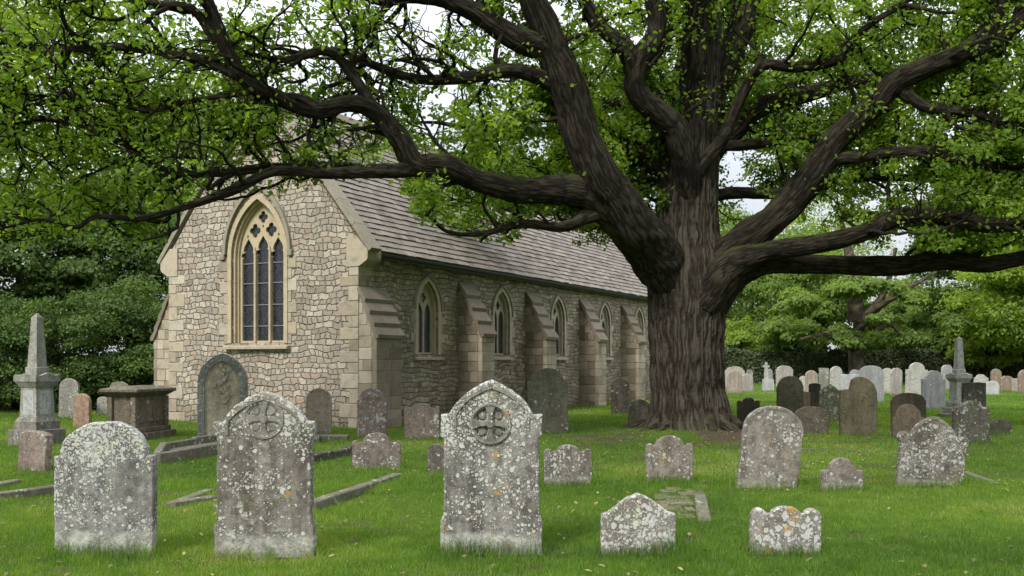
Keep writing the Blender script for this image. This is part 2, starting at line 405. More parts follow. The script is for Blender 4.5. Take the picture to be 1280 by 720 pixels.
w = MB(); w.box(-W, -W+TK, TK, L-TK, -.3, EZ+.02); w.build('north_wall', M['side'], church)
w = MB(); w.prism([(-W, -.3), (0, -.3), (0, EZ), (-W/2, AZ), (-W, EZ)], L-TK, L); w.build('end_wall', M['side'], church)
w = MB(); w.box(-W+TK+.01, -TK-.01, TK+.01, L-TK-.01, -.2, -.1); w.build('floor', M['coping'], church)
# big window
wn = empty('window'); wn.parent = church
cx = BW['cx']
def grow(pts, k): pass
def arch_ring(mb, cx, z0, w, zs, rise, t, y0, y1, axis='y', n=14, legs=True):
    o = arch(cx, z0, w+2*t, zs, rise+t*1.15, n); i = arch(cx, z0, w, zs, rise, n)
    if legs: mb.ring(o[1:]+[o[0]], i[1:]+[i[0]], y0, y1, axis, closed=False, r=.4)
    else: mb.ring(o[2:], i[2:], y0, y1, axis, closed=False, r=.4)
f = MB()
arch_ring(f, cx, 2.02, 1.70, 4.2, 1.38, .12, -.03, .02)               # flat surround
arch_ring(f, cx, 2.03, 1.585, 4.2, 1.32, .06, .06, .30)                # inner order
arch_ring(f, cx, 2.03, 1.50, 4.2, 1.28, .045, .14, .34)
f.build('window_surround', M['wframe'], wn)
QQ = {-1: MB(), 1: MB()}; z = 2.0; k = 0
while z < 4.1:                                                        # long-and-short jamb stones
    hh = random.uniform(.22, .34); ex = .28 if k % 2 else .13
    for sd in (-1, 1):
        a = cx+sd*(.85+.125); b = cx+sd*(.85+.125+ex*random.uniform(.8, 1.1))
        QQ[sd].box(min(a, b), max(a, b), -.022, .05, z, z+hh-.012, ch=.008)
    z += hh; k += 1
for q in QQ.values(): q.build('jamb_stones', M['ashlar'], wn)
f = MB(); f.prism([(-.14, 1.87), (-.14, 1.93), (.3, 2.035), (.3, 1.87)], cx-1.04, cx+1.04, 'x', r=.3); f.build('sill', M['ashlar'], wn)
hm = MB(); arch_ring(hm, cx, 4.2, 2.02, 4.25, 1.62, .085, -.085, .01, legs=False)
for sd in (-1, 1): hm.box(cx+sd*1.09-.09, cx+sd*1.09+.05, -.09, .01, 4.12, 4.27, r=.2, ch=.01)
hm.build('hood_mould', M['coping'], wn)
tr = MB(); tr.prism(arch(cx, 2.03, 1.53, 4.2, 1.295, 14), .20, .29, r=.4); tr = tr.build('tracery', M['wframe'], wn)
ct = MB(); LW = .41; xsl = [cx-.482, cx, cx+.482]
for i, x in enumerate(xsl):
    top = 4.28 if i != 1 else 4.34
    pts = [(x-LW/2, 2.08), (x+LW/2, 2.08), (x+LW/2, top-.16)]
    hd = [(.5, .02), (.62, .06), (.56, .13), (.36, .15), (.42, .22), (.34, .32), (.15, .42), (0, .50)]
    pts += [(x+a*LW*.95, top-.14+b) for a, b in hd if a <= .62]+[(x-a*LW*.95, top-.14+b) for a, b in hd[::-1][1:]]
    pts.append((x-LW/2, top-.16)); ct.prism(pts, .1, .4)
ct.prism(foil(cx-.262, 4.83, .098, .080, 4, 0), .1, .4); ct.prism(foil(cx+.262, 4.83, .098, .080), .1, .4)
ct.prism(foil(cx, 5.16, .085, .068), .1, .4)
for sx, zz, s in ((-.50, 4.70, 1), (.50, 4.70, 1), (0, 4.93, .9)): ct.prism([(cx+sx-.03, zz), (cx+sx, zz-.06*s), (cx+sx+.03, zz), (cx+sx, zz+.05*s)], .1, .4)
boolean(tr, ct)
for x in (cx-.241, cx+.241):
    mu = MB(); mu.prism([(x-.030, 2.05), (x+.030, 2.05), (x+.030, 4.30), (x, 4.42), (x-.030, 4.30)], .155, .197, r=.5); mu.build('mullion', M['wframe'], wn)
gl = MB(); gl.prism(arch(cx, 2.02, 1.60, 4.2, 1.33, 14), .262, .272); gl.build('pane', M['glass'], wn)
for zz in (2.45, 2.98, 3.52, 4.02):
    b = MB()
    for x in xsl: b.box(x-LW/2, x+LW/2, .235, .250, zz-.009, zz+.009)
    b.build('saddle_bar', M['lead'], wn)
# side windows
for s in WIN_S:
    wn = empty('window'); wn.parent = church
    f = MB(); arch_ring(f, s, 1.74, .96, 2.92, .72, .13, -.02, .025, 'x', 10); arch_ring(f, s, 1.76, .82, 2.92, .66, .065, -.22, -.05, 'x', 10)
    f.build('window_surround', M['ashlar'] if s > 4 else M['wframe'], wn)
    f = MB(); f.prism([(.10, 1.60), (.10, 1.65), (-.25, 1.76), (-.25, 1.60)], s-.66, s+.66, 'y', r=.3); f.build('sill', M['ashlar'], wn)
    QQ = {-1: MB(), 1: MB()}; z = 1.76; k = int(s)
    while z < 2.95:
        hh = random.uniform(.2, .3); ex = .2 if k % 2 else .07
        for sd in (-1, 1):
            a = s+sd*.615; b = s+sd*(.615+ex); QQ[sd].box(-.03, .018, min(a, b), max(a, b), z, z+hh-.01)
        z += hh; k += 1
    for q in QQ.values(): q.build('jamb_stones', M['ashlar'], wn)
    t = MB(); t.prism(arch(s, 1.75, .84, 2.92, .67), -.21, -.14, 'x', r=.4); t = t.build('tracery', M['ashlar'], wn)
    ct = MB()
    for sd in (-1, 1): ct.prism(arch(s+sd*.2, 1.80, .33, 2.75, .34, 6), -.4, .1, 'x')
    ct.prism(foil(s, 3.22, .07, .065), -.4, .1, 'x')
    boolean(t, ct)
    gl = MB(); gl.prism(arch(s, 1.74, .9, 2.92, .69), -.19, -.18, 'x'); gl.build('pane', M['glass'], wn)
    if s == WIN_S[0] or s == WIN_S[2] or True:
        hm = MB(); arch_ring(hm, s, 2.85, 1.24, 2.90, .86, .05, -.01, .06, 'x', 10, legs=False); hm.build('hood_mould', M['coping'], wn)
# buttresses
def buttress(y0, t, p, ztop, zlow, sx=0.0, sgn=1, big=False):
    be = empty('buttress'); be.parent = church
    X = lambda a: sx+sgn*a
    m = MB(); m.prism([(X(-.05), -.3), (X(p), -.3), (X(p), zlow), (X(-.05), ztop-.06)], y0, y0+t)
    m.build('core', M['side'] if not big else M['butt_shaded'], be)
    a = MB(); of = MB(); z = -.1; k = 0
    while z < zlow-.1:                # ashlar blocks wrap the outer edge and the near face
        hh = min(random.uniform(.22, .32), zlow-z)
        x = p; 
        e = .008+random.uniform(0, .008)
        # outer facing
        cuts = sorted([0, t]+([t*random.uniform(.35, .65)] if t > .5 else []))
        for c0, c1 in zip(cuts, cuts[1:]):
            of.box(*sorted((X(p-.12), X(p+e))), y0-e+c0*(t+2*e)/t+.004, y0-e+c1*(t+2*e)/t-.004, z+.006, z+hh-.006, ch=.008)
        w0 = p-.12; 
        while w0 > -.02:
            wl = random.uniform(.22, .42); w1 = max(w0-wl, -.02)
            if w1 < .12: w1 = -.02
            a.box(*sorted((X(w1+.005), X(w0-.005))), y0-.012-random.uniform(0, .01), y0+.05, z+.006, z+hh-.006, ch=.008)
            w0 = w1
        z += hh; k += 1
    while z < ztop-.15:               # blocks on the near face under the slope
        hh = .26; xo = p*(ztop-z-hh)/(ztop-zlow)-.03
        if xo > .1:
            w0 = xo
            while w0 > -.02:
                w1 = max(w0-random.uniform(.2, .35), -.02)
                if w1 < .1: w1 = -.02
                a.box(*sorted((X(w1+.005), X(w0-.005))), y0-.014, y0+.05, z+.006, z+hh-.006, ch=.008); w0 = w1
        z += hh
    a.build('facing_blocks', M['butt_shaded'] if not big else M['ashlar'], be)
    of.build('quoin_stones', M['ashlar'] if not big else M['butt_shaded'], be)
    s = MB(); nS = 4; dx, dz = p/nS, (ztop-zlow)/nS; ov = .05
    for i in range(nS):               # stepped weathering slabs
        x0, z0 = p-dx*i, zlow+dz*i; x1, z1 = x0-dx, z0+dz
        ux, uz = -dx, dz; l = math.hypot(ux, uz); nxn, nzn = dz/l, dx/l
        a0 = (x0+.06+nxn*.05, z0-.07+nzn*.05); 
        pts = [(x0-.01, z0-.035), (x0+.085, z0-.05), (x0+.095, z0+.035), (x1+nxn*.02, z1+nzn*.02+.02), (x1-.03, z1-.03)]
        s.prism([(X(q[0]), q[1]) for q in pts], y0-ov+random.uniform(-.01, .01), y0+t+ov, r=random.random())
    s.build('weathering_slabs', M['slabs'], be)
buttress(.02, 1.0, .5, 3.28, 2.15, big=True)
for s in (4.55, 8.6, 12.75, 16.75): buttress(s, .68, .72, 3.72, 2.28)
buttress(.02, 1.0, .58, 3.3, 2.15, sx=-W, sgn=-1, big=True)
# quoins on the gable corners
QQ = {-1: MB(), 1: MB()}; z = -.1; k = 0
while z < 3.75:
    hh = random.uniform(.24, .36)
    for (xa, sd) in ((0, -1), (-W, 1)):
        ex = (.52 if (k+(sd > 0)) % 2 else .28)*random.uniform(.9, 1.1)
        a, b = xa-sd*.012, xa+sd*ex
        yb = .3 if k % 2 else .5
        QQ[sd].box(min(a, b), max(a, b), -.015-random.uniform(0, .01), yb if z > 3.3 else .015, z+.006, min(z+hh, 3.8)-.006, ch=.01)
    z += hh; k += 1
for q in QQ.values(): q.build('quoins', M['ashlar'], church)
for xa, sd in ((0, 1), (-W, -1)):     # kneelers
    q = MB(); q.prism([(xa+sd*.27, 3.92), (xa+sd*.29, 3.98), (xa+sd*.29, 4.14), (xa-sd*.05, 4.50), (xa-sd*.32, 4.50), (xa-sd*.32, 3.78), (xa+sd*.03, 3.78), (xa+sd*.14, 3.84)], -.035, TK-.1, r=.05); q.build('kneeler', M['ashlar'], church)
# roof slates
q = MB(); ca = math.atan(SL); sl = math.hypot(W/2+.24, (W/2+.24)*SL); nc = 27; cl = sl/nc
for sd in (1, -1):
    for i in range(nc):
        y = .42; 
        while y < L-.4:
            wd = random.uniform(.22, .42); y1 = min(y+wd, L-.38)
            t0 = i*cl-.02; t1 = (i+1)*cl+.03; jit = random.uniform(-.012, .012); th = .038+random.uniform(-.005, .01)
            def P(t, off):
                xx = .24-t*math.cos(ca); zz = EZ+.10-.24*SL+t*math.sin(ca)
                xx += off*math.sin(ca); zz += off*math.cos(ca)
                return (xx if sd == 1 else -W-xx, zz)
            a, b = P(t0+jit, 0), P(t0+jit, th+.012); c, d = P(t1, .018), P(t1, .0)
            q.prism([a, b, c, d], y+.003, y1-.003); y = y1
q.build('roof', M['slate'], church)
ro = MB()
for sd in (1, -1):
    e = 0.2 if sd == 1 else -W-.2
    ro.prism([(e, EZ-.02-.2*SL+.07), (-W/2, AZ+.06), (-W/2, AZ-.12), (e, EZ-.2*SL-.10)], TK*.6, L-TK*.6)
ro.build('roof_boarding', M['gutter'], church)
rg = MB(); y = .4
while y < L-.4:
    rg.prism([(-W/2-.17, AZ-.02), (-W/2, AZ+.22), (-W/2+.17, AZ-.02), (-W/2+.14, AZ-.06), (-W/2, AZ+.12), (-W/2-.14, AZ-.06)], y, y+.44); y += .45
rg.build('ridge_tiles', M['slabs'], church)
gu = MB(); gu.prism([(.21+.07*math.cos(a), EZ-.26+.07*math.sin(a)) for a in [math.pi+math.pi*i/6 for i in range(7)]]+[(.28, EZ-.235), (.14, EZ-.235)], .5, L-.5)
gu.build('gutter', M['gutter'], church)
for yy in (-.05, L-.45):              # gable copings made of slabs
    for sd in (1, -1):
        co = MB()
        n_ = 7; ex = .34
        for i in range(n_):
            t0, t1 = i/n_, (i+1)/n_
            def P(t, off):
                xx = ex-t*(W/2+ex); zz = EZ+.18-ex*SL+t*(W/2+ex)*SL
                xx += off*math.sin(ca); zz += off*math.cos(ca)
                return (max(xx, -W/2) if sd == 1 else min(-W-xx, -W/2), zz)
            lo = -.16 if i else -.02
            co.prism([P(t0+.002, 0 if i else 0), P(t0+.002, .11), P(t1, .11), P(t1, 0)], yy, yy+.40)
        co.build('coping', M['coping'], church)
iv = MB(); iv.prism([(0.02, EZ-.0), (-W/2, AZ+.09), (-W-.02, EZ), (-W/2, AZ-.2)], .02, .40); iv.build('coping_bed', M['gable'], church)

# ------------------------------------------------------------------ headstones
def smooth_arc(c, r, a0, a1, n=8, sz=1.):
    return [(c[0]+r*math.cos(a0+(a1-a0)*i/n), c[1]+r*sz*math.sin(a0+(a1-a0)*i/n)) for i in range(n+1)]
bez = [((1-t)**2+2*t*(1-t)*.76, 2*t*(1-t)*.66+t*t) for t in np.linspace(0, 1, 12)]   # pointed head
def half_profile(kind, w, h, p):
    """right half from the base (x>0) up to the apex on x=0"""
    hw = w/2
    if kind == 'round':               # p = rise fraction of height
        rise = p.get('rise', .5)*w
        return [(hw, 0), (hw, h-rise)]+[(hw*math.cos(t), h-rise+rise*math.sin(t)) for t in np.linspace(.12, math.pi/2, 12)]
    if kind == 'segment':             # low curve with small square shoulders
        sh = p.get('sh', .12)*w; ss = p.get('ss', .06)*w
        return [(hw, 0), (hw, h-sh), (hw-ss, h-sh+.004)]+[((hw-ss)*math.cos(t), h-sh+sh*math.sin(t)) for t in np.linspace(.25, math.pi/2, 10)]
    if kind == 'gothic':
        rise = p.get('rise', .5)*w; Rr = (rise*rise+hw*hw)/w; a = math.atan2(rise, Rr-hw)
        return [(hw, 0), (hw, h-rise)]+[(hw-Rr+Rr*math.cos(t), h-rise+Rr*math.sin(t)) for t in np.linspace(.08, a, 12)]
    if kind == 'shoulder':            # square shoulders, dome between
        dw = p.get('dw', .72)*hw; sh = p.get('sh', .75)*h; rise = h-sh
        return [(hw, 0), (hw, sh), (dw*1.02, sh+.003)]+[(dw*math.cos(t), sh+rise*math.sin(t)) for t in np.linspace(.1, math.pi/2, 12)]
    if kind == 'ears':                # ear lobes, dip, central dome
        er = p.get('er', .16)*hw*1.6; dz = p.get('sh', .72)*h; dw = p.get('dw', .5)*hw
        pts = [(hw, 0), (hw, dz-er*.4)]+smooth_arc((hw-er*.75, dz), er*.75, 0, math.pi*.9, 7)
        pts += [(dw*1.12, dz+er*.28), (dw, dz+(h-dz)*.30)]+[(dw*math.cos(t), dz+(h-dz)*(.30+.70*math.sin(t))) for t in np.linspace(.3, math.pi/2, 8)]
        return pts
    if kind == 'point':               # low ogee point
        sh = p.get('sh', .64)*h
        return [(hw, 0), (hw, sh), (hw*.97, sh+.02)]+[(hw*x, sh+(h-sh)*z) for x, z in ((.82, .16), (.62, .42), (.45, .62), (.28, .78), (.14, .92), (.05, .99), (0, 1.))]
    if kind == 'ogee':                # scroll ears and a swept pediment
        sh = p.get('sh', .66)*h; e = hw*.16
        return [(hw*.93, 0), (hw*.93, sh-.02)]+smooth_arc((hw-e, sh+e*.8), e, -.6, math.pi*.95, 8)+[(hw*x, sh+(h-sh)*z) for x, z in ((.64, .38), (.50, .62), (.34, .82), (.18, .94), (.12, .95), (.10, 1.0), (0, 1.0))]
    if kind == 'block':               # shoulder blocks and a gothic head (the big cross stones)
        sb = p.get('sb', .07)*w; zt, zb = p['zt']*h, p['zb']*h; rise = h-zt; bw = hw-sb
        step = p.get('step', .2)*h; st = p.get('st', .012)
        pts = [(hw, 0), (hw, step-.03), (hw-st, step+.02), (hw-st, zb), (hw+.0, zb+.008), (hw+.0, zt), (bw, zt+.003)]
        return pts+[(bw*x, zt+rise*z) for x, z in bez[1:]]
    if kind == 'flat':
        return [(hw, 0), (hw, h*.985), (hw*.6, h), (0, h)]
    if kind == 'lop':                 # left square shoulder handled by mirror profile
        return [(hw, 0), (hw, h-.5*w)]+[(hw*math.cos(t), h-.5*w+.5*w*math.sin(t)) for t in np.linspace(.1, math.pi/2, 12)]
    if kind == 'broken':
        return [(hw, 0), (hw, h*.8), (hw*.7, h*.9), (hw*.3, h*.96), (0, h)]
def outline(kind, w, h, p, left=None):
    rp = half_profile(kind, w, h, p); lp = rp if left is None else left
    pts = [(x, z) for x, z in rp]+[(-x, z) for x, z in lp[::-1] if x > 1e-5 or False]
    return pts
def resample(pts, step):
    out = []
    n = len(pts)
    for i in range(n):
        a = Vector((*pts[i], 0)); b = Vector((*pts[(i+1) % n], 0)); l = (b-a).length
        k = max(1, int(l/step))
        for j in range(k): v = a.lerp(b, j/k); out.append((v.x, v.y))
    return out
def inset(pts, d):
    n = len(pts); out = []
    for i in range(n):
        a, b, c = Vector(pts[i-1]), Vector(pts[i]), Vector(pts[(i+1) % n])
        t = (c-a)
        if t.length < 1e-6: t = Vector((1, 0))
        t.normalize(); out.append((b.x-t.y*d, b.y+t.x*d))
    return out
def slab_mesh(name, pts, th, bevel=.012, rim=None, rough=.004, seed=0):
    step = max(.02, (max(p[0] for p in pts)*2)/55)
    pts = resample(pts, step); n = len(pts)
    pa = np.array([(x*9, seed*7.7, z*9) for x, z in pts]); pb = pa*3.3
    d = (vn(pa, seed)-.5)*2*rough+(vn(pb, seed+1)-.5)*rough*1.4
    nrm = np.array(inset(pts, 1.0))-np.array(pts)
    pts = [(x+nrm[i, 0]*d[i], max(z+nrm[i, 1]*d[i], z-.02)) for i, (x, z) in enumerate(pts)]
    rings = [(bevel, th), (0, th-bevel), (0, bevel), (bevel*.4, bevel*.25), (bevel*1.2, 0)]
    if rim: rings += [(rim[0], 0), (rim[0]+.012, rim[1])]
    vs = []
    for ins, y in rings: vs += [(x, y-th/2, z) for x, z in inset(pts, ins)]
    fs = []
    for r in range(len(rings)-1):
        for i in range(n):
            j = (i+1) % n; fs.append((r*n+i, r*n+j, (r+1)*n+j, (r+1)*n+i))
    fs.append(list(range(n))[::-1]); b = (len(rings)-1)*n; fs.append([b+i for i in range(n)])
    me = bpy.data.meshes.new(name); me.from_pydata(vs, [], fs)
    bm = bmesh.new(); bm.from_mesh(me); bmesh.ops.recalc_face_normals(bm, faces=bm.faces); bm.to_mesh(me); bm.free()
    return me
STONES = []
_sd = [0]
def headstone(label, xl, xr, yt, yb, kind, mat, group, p=None, th=.11, lean=0., rz=0., pitch=0., rim=None, left=None, name='headstone', rough=.005, parts=None):
    p = p or {}; _sd[0] += 1
    d = CAMH*F/(yb-HZ); xc = (xl+xr)/2
    w = (xr-xl)/F*d; hgt = (yb-yt)/F*d
    sink = .10
    pts = outline(kind, w, hgt, p, left)
    pts = [(x, z-sink if z < 1e-4 else z) for x, z in pts]
    X = (xc-640)/F*d
    loc = Vector((X, d+th/2, 0))
    me = slab_mesh(name, pts, th, min(.014, th*.12), rim, rough, _sd[0])
    if parts:
        o = empty(name, loc); b = link('slab', me, mat, o)
    else:
        o = link(name, me, mat); o.location = loc
    o.rotation_euler = (R(pitch), R(lean), R(rz))
    tag(o, label, 'gravestone' if name == 'headstone' else name.replace('_', ' '), group)
    if parts: parts(o, w, hgt, th, mat)
    STONES.append((X, d, w, th)); return o
S = stone_mat
G1 = 'large lichen-covered headstones in the foreground'
G2 = 'small and leaning headstones of the middle rows'
G3 = 'dark headstones standing in the shade of the oak'
G4 = 'pale headstones in the far field by the hedge'
G5 = 'headstones beside the chapel'
brn = ((.24, .215, .18), (.11, .098, .082)); gry = ((.27, .26, .23), (.12, .11, .10))
def wheel_cross(x, z, r, p_, dp=.024, pr=1.0):
    def f(o, w, h, th, mat):
        m = MB(); yy = -th/2
        n = 40; cut = MB(); cut.prism([(x+(r-.01)*math.cos(2*math.pi*i/n), z+(r-.01)*math.sin(2*math.pi*i/n)) for i in range(n)], yy-.1, yy+dp)
        boolean(o.children[0], cut)
        oc = [(x+r*math.cos(2*math.pi*i/n), z+r*math.sin(2*math.pi*i/n)) for i in range(n)]
        ic = [(x+(r-.022)*math.cos(2*math.pi*i/n), z+(r-.022)*math.sin(2*math.pi*i/n)) for i in range(n)]
        m.ring(oc, ic, yy-.020*pr, yy+.036)
        i2 = [(x+(r-.036)*math.cos(2*math.pi*i/n), z+(r-.036)*math.sin(2*math.pi*i/n)) for i in range(n)]
        m.ring(ic, i2, yy-.004*pr, yy+.036)
        for k in range(4):
            a = k*math.pi/2; ca, sa = math.cos(a), math.sin(a)
            arm = [(.03, -.016), (r*.5, -.022), (r*.78, -.04), (r-.012, -.058), (r-.012, .058), (r*.78, .04), (r*.5, .022), (.03, .016)]
            m.prism([(x+u*ca-v*sa, z+u*sa+v*ca) for u, v in arm], yy-.014*pr, yy+.037)
            b = a+math.pi/4; cb, sb = math.cos(b), math.sin(b)
            boss = [(r*.56+.034*math.cos(t), .030*math.sin(t)) for t in np.linspace(0, 2*math.pi, 10)[:-1]]
            m.prism([(x+u*cb-v*sb, z+u*sb+v*cb) for u, v in boss], yy+dp*.35, yy+.037)
        m.prism([(x+.034*math.cos(t), z+.034*math.sin(t)) for t in np.linspace(0, 2*math.pi, 17)[:-1]], yy-.026*pr, yy+.003)
        cm = S('carving', (.25, .235, .20), (.15, .14, .12), .5, 0, .2, 7.7+x*3, 26, lcol=(.54, .54, .48)); c = m.build('carved_cross', cm, o)
        bv = c.modifiers.new('b', 'BEVEL'); bv.width = .004; bv.segments = 2
        # moulding following the pointed head
        zt = h*p_['zt']; bw = w/2-p_['sb']*w-.035; rise = h-zt-.04; k = MB()
        half = [(bw, zt-.10)]+[(bw*a, zt+rise*b) for a, b in bez]
        hin = [(bw-.022, zt-.10)]+[((bw-.022)*a, zt+(rise-.03)*b) for a, b in bez]
        full = half+[(-a, b) for a, b in half[::-1][1:]]; inn = hin+[(-a, b) for a, b in hin[::-1][1:]]
        k.ring(full, inn, yy-.014, yy+.003, closed=False)
        k.build('moulding', cm, o)
    return f
# --- foreground row
headstone('broad round-topped grey headstone spotted white with lichen, nearest the left edge', 68, 189, 527, 694, 'segment', S('fs1', (.30, .29, .265), (.13, .125, .115), .64, .20, 0, 1, 22, lcol=(.56, .56, .52), head=1.1), G1, {'sh': .36, 'ss': .055}, .13, rz=3, rough=.008)
headstone('pointed headstone with worn wheel cross and shoulder blocks, second from left in front', 267, 391, 489, 696, 'block', S('fs2', (.27, .25, .215), (.115, .10, .085), .58, .17, .25, 2, 19, moss=.15, lcol=(.54, .54, .48), head=1.34), G1, {'sb': .08, 'zt': .812, 'zb': .72, 'step': .2, 'st': .022}, .15, rz=2, parts=wheel_cross(0, 1.12, .165, {'sb': .08, 'zt': .812}, .010, .45), rough=.008)
headstone('tall pointed headstone with crisp wheel cross and orange lichen, in the front centre', 551, 678, 475, 693, 'block', S('fs3', (.26, .245, .22), (.10, .092, .083), .58, .18, .45, 3.4, 21, lcol=(.58, .58, .53), head=1.43), G1, {'sb': .085, 'zt': .80, 'zb': .665, 'step': .21, 'st': .025}, .15, rz=-1, parts=wheel_cross(-.01, 1.075, .17, {'sb': .085, 'zt': .80}), rough=.006)
headstone('small pale low headstone with ogee point, right of the tall cross stone', 752, 845, 618, 695, 'point', S('fs4', (.30, .28, .25), (.17, .15, .125), .78, .05, 0, 4, 15, lcol=(.56, .56, .52)), G1, {'sh': .64}, .10, rz=1, rough=.008)
headstone('small scalloped headstone with orange and white lichen, nearest the right corner', 940, 1027, 634, 697, 'ears', S('fs5', (.29, .27, .24), (.16, .14, .12), .72, .08, .75, 5, 13, lcol=(.55, .55, .53)), G1, {'er': .2, 'sh': .80, 'dw': .42}, .10, rz=-2, rough=.008)
# --- middle rows
headstone('low scalloped headstone with two ears, right of the tall cross stone in the grass', 680, 740, 556, 607, 'ears', S('ms6', *brn, .55, .12, 0, 6, 17, pmix=.5), G2, {'sh': .80, 'dw': .45, 'er': .14}, .09)
headstone('scroll-eared headstone standing in front of the oak roots with a kerbed grave', 808, 867, 545, 603, 'ears', S('ms7', (.27, .235, .195), (.13, .112, .09), .5, .0, .3, 7, 16), G2, {'sh': .76, 'dw': .58, 'er': .12}, .09, rz=3)
headstone('big round-topped headstone leaning right, just right of the oak trunk', 922, 996, 507, 612, 'round', S('ms8', (.26, .235, .20), (.14, .125, .105), .5, .10, .2, 8, 15, lcol=(.46, .46, .42), pmix=.5), G2, {'rise': .42}, .10, lean=6.5, rz=-3, rim=(.04, .006))
headstone('tiny domed headstone with small square shoulders in bare earth', 1028, 1079, 572, 613, 'shoulder', S('ms9', (.26, .225, .19), (.15, .13, .11), .5, .10, 0, 9, 18, pmix=.5), G2, {'dw': .64, 'sh': .6}, .09)
headstone('wide headstone with scroll ears and swept top, leaning at the right', 1120, 1206, 521, 610, 'ogee', S('ms10', (.20, .18, .15), (.085, .075, .062), .56, .10, 0, 10, 15, lcol=(.44, .44, .42), pmix=.5), G2, {'sh': .62}, .11, lean=5, rz=-4, rim=(.035, .006))
headstone('low brown headstone with ogee hump, left of the front centre stone', 440, 501, 541, 589, 'ears', S('ms11', (.20, .165, .14), (.12, .10, .085), .48, 0, .3, 11, 16), G2, {'sh': .72, 'dw': .52, 'er': .1}, .09, rz=2)
headstone('small stump of a headstone peeping out beside the tall cross stone', 534, 557, 555, 592, 'round', S('ms12', (.18, .16, .13), (.09, .08, .07), .5, 0, 0, 12, 18), G2, {'rise': .4}, .08)
headstone('small leaning pinkish headstone carved at the head, before the left obelisk', 20, 60, 539, 586, 'segment', S('ms13', (.31, .24, .21), (.18, .14, .12), .35, 0, 0, 13, 15), G2, {'sh': .10}, .16, lean=4, rz=-14)
# --- by the chapel
def carved_arch(o, w, h, th, mat):
    yy = -th/2
    rim = MB(); out = half_profile('gothic', w-.01, h, {'rise': .62}); inn = half_profile('gothic', w-.26, h-.15, {'rise': .66})
    full = out+[(-x, z) for x, z in out[::-1][1:]]; fi = inn+[(-x, z) for x, z in inn[::-1][1:]]
    rim.ring(full, fi, yy-.05, yy+.004, closed=False); r_ = rim.build('arched_rim', S('rim14', (.24, .25, .235), (.13, .14, .13), .5, 0, 0, 31, 12, lcol=(.38, .40, .38)), o)
    cv = MB()
    pts = []
    for i in range(26):
        t = i/25; pts.append((.10*math.sin(t*11)*(1-.3*t)+.02, h*(.42+.46*t)))
    for i in range(25):
        (x0, z0), (x1, z1) = pts[i], pts[i+1]
        cv.box(min(x0, x1)-.02, max(x0, x1)+.02, yy-.035-.01*(i % 3), yy+.003, min(z0, z1)-.012, max(z0, z1)+.012, ch=.008)
    for i in range(16):
        x = random.uniform(-.17, .17); z = h*random.uniform(.45, .86); r = random.uniform(.025, .05)
        cv.prism([(x+r*math.cos(t)*1.3, z+r*math.sin(t)) for t in np.linspace(0, 2*math.pi, 8)[:-1]], yy-random.uniform(.015, .04), yy+.003)
    cv.build('carved_foliage', mat, o)
headstone('tall gothic headstone with blue-grey rim and carved foliage, beside the chapel wall', 247, 307, 442, 549, 'gothic', S('cs14', (.46, .40, .30), (.28, .25, .19), .35, 0, .1, 14, 10, lcol=(.40, .41, .38)), G5, {'rise': .62}, .22, lean=0, rz=10, parts=carved_arch)
headstone('slim round-headed tan headstone on a ledger, before the chapel gable', 382, 414, 485, 544, 'round', S('cs15', (.33, .28, .21), (.24, .20, .15), .18, 0, 0, 15, 8), G5, {'rise': .5}, .09, rim=(.03, .012))
headstone('white-crusted headstone with narrow dome at the corner buttress', 446, 483, 485, 547, 'shoulder', S('cs16', (.27, .21, .18), (.17, .13, .11), .55, 0, .3, 16, 8, lcol=(.45, .47, .47)), G5, {'dw': .85, 'sh': .76}, .10)
headstone('wide low brown headstone with grey crusted head under the first side window', 505, 549, 504, 549, 'ears', S('cs17', (.24, .19, .16), (.16, .13, .11), .4, 0, 0, 17, 8), G5, {'sh': .85, 'dw': .5, 'er': .12}, .10)
headstone('tall broad olive headstone with stepped shoulders behind the tall cross stone', 661, 711, 460, 541, 'shoulder', S('cs18', (.155, .15, .105), (.10, .095, .07), .22, 0, 0, 18, 6, moss=.3), G5, {'dw': .82, 'sh': .80}, .12, rz=-4, lean=-1.5)
headstone('dark round-headed headstone in the gap between chapel and oak', 764, 787, 473, 517, 'round', S('cs19', (.13, .11, .09), (.07, .06, .05), .35, 0, 0, 19, 8), G5, {'rise': .45}, .1)
headstone('mossy round headstone tucked against the left side of the oak trunk', 785, 814, 499, 539, 'round', S('cs20', (.16, .145, .11), (.08, .075, .06), .35, 0, 0, 20, 9, moss=.4), G5, {'rise': .45}, .1)
headstone('grey round headstone standing alone behind the left obelisk', 73, 97, 473, 523, 'round', S('cs21', (.32, .30, .27), (.2, .19, .17), .4, 0, 0, 21, 7), G5, {'rise': .5}, .1, lean=1)
headstone('orange-pink round headstone between left obelisk and box tomb', 90, 113, 492, 535, 'round', S('cs22', (.36, .25, .18), (.22, .15, .11), .25, 0, 0, 22, 7), G5, {'rise': .5}, .12, rz=-12)
headstone('pale slip of a headstone just left of the box tomb', 121, 134, 496, 521, 'round', S('cs23', (.34, .33, .29), (.2, .19, .17), .4, 0, 0, 23, 7), G5, {'rise': .3}, .1)
headstone('round-headed headstone half hidden behind the box tomb', 136, 161, 477, 524, 'round', S('cs24', (.26, .24, .19), (.17, .155, .12), .3, 0, 0, 24, 7), G5, {'rise': .4}, .1)
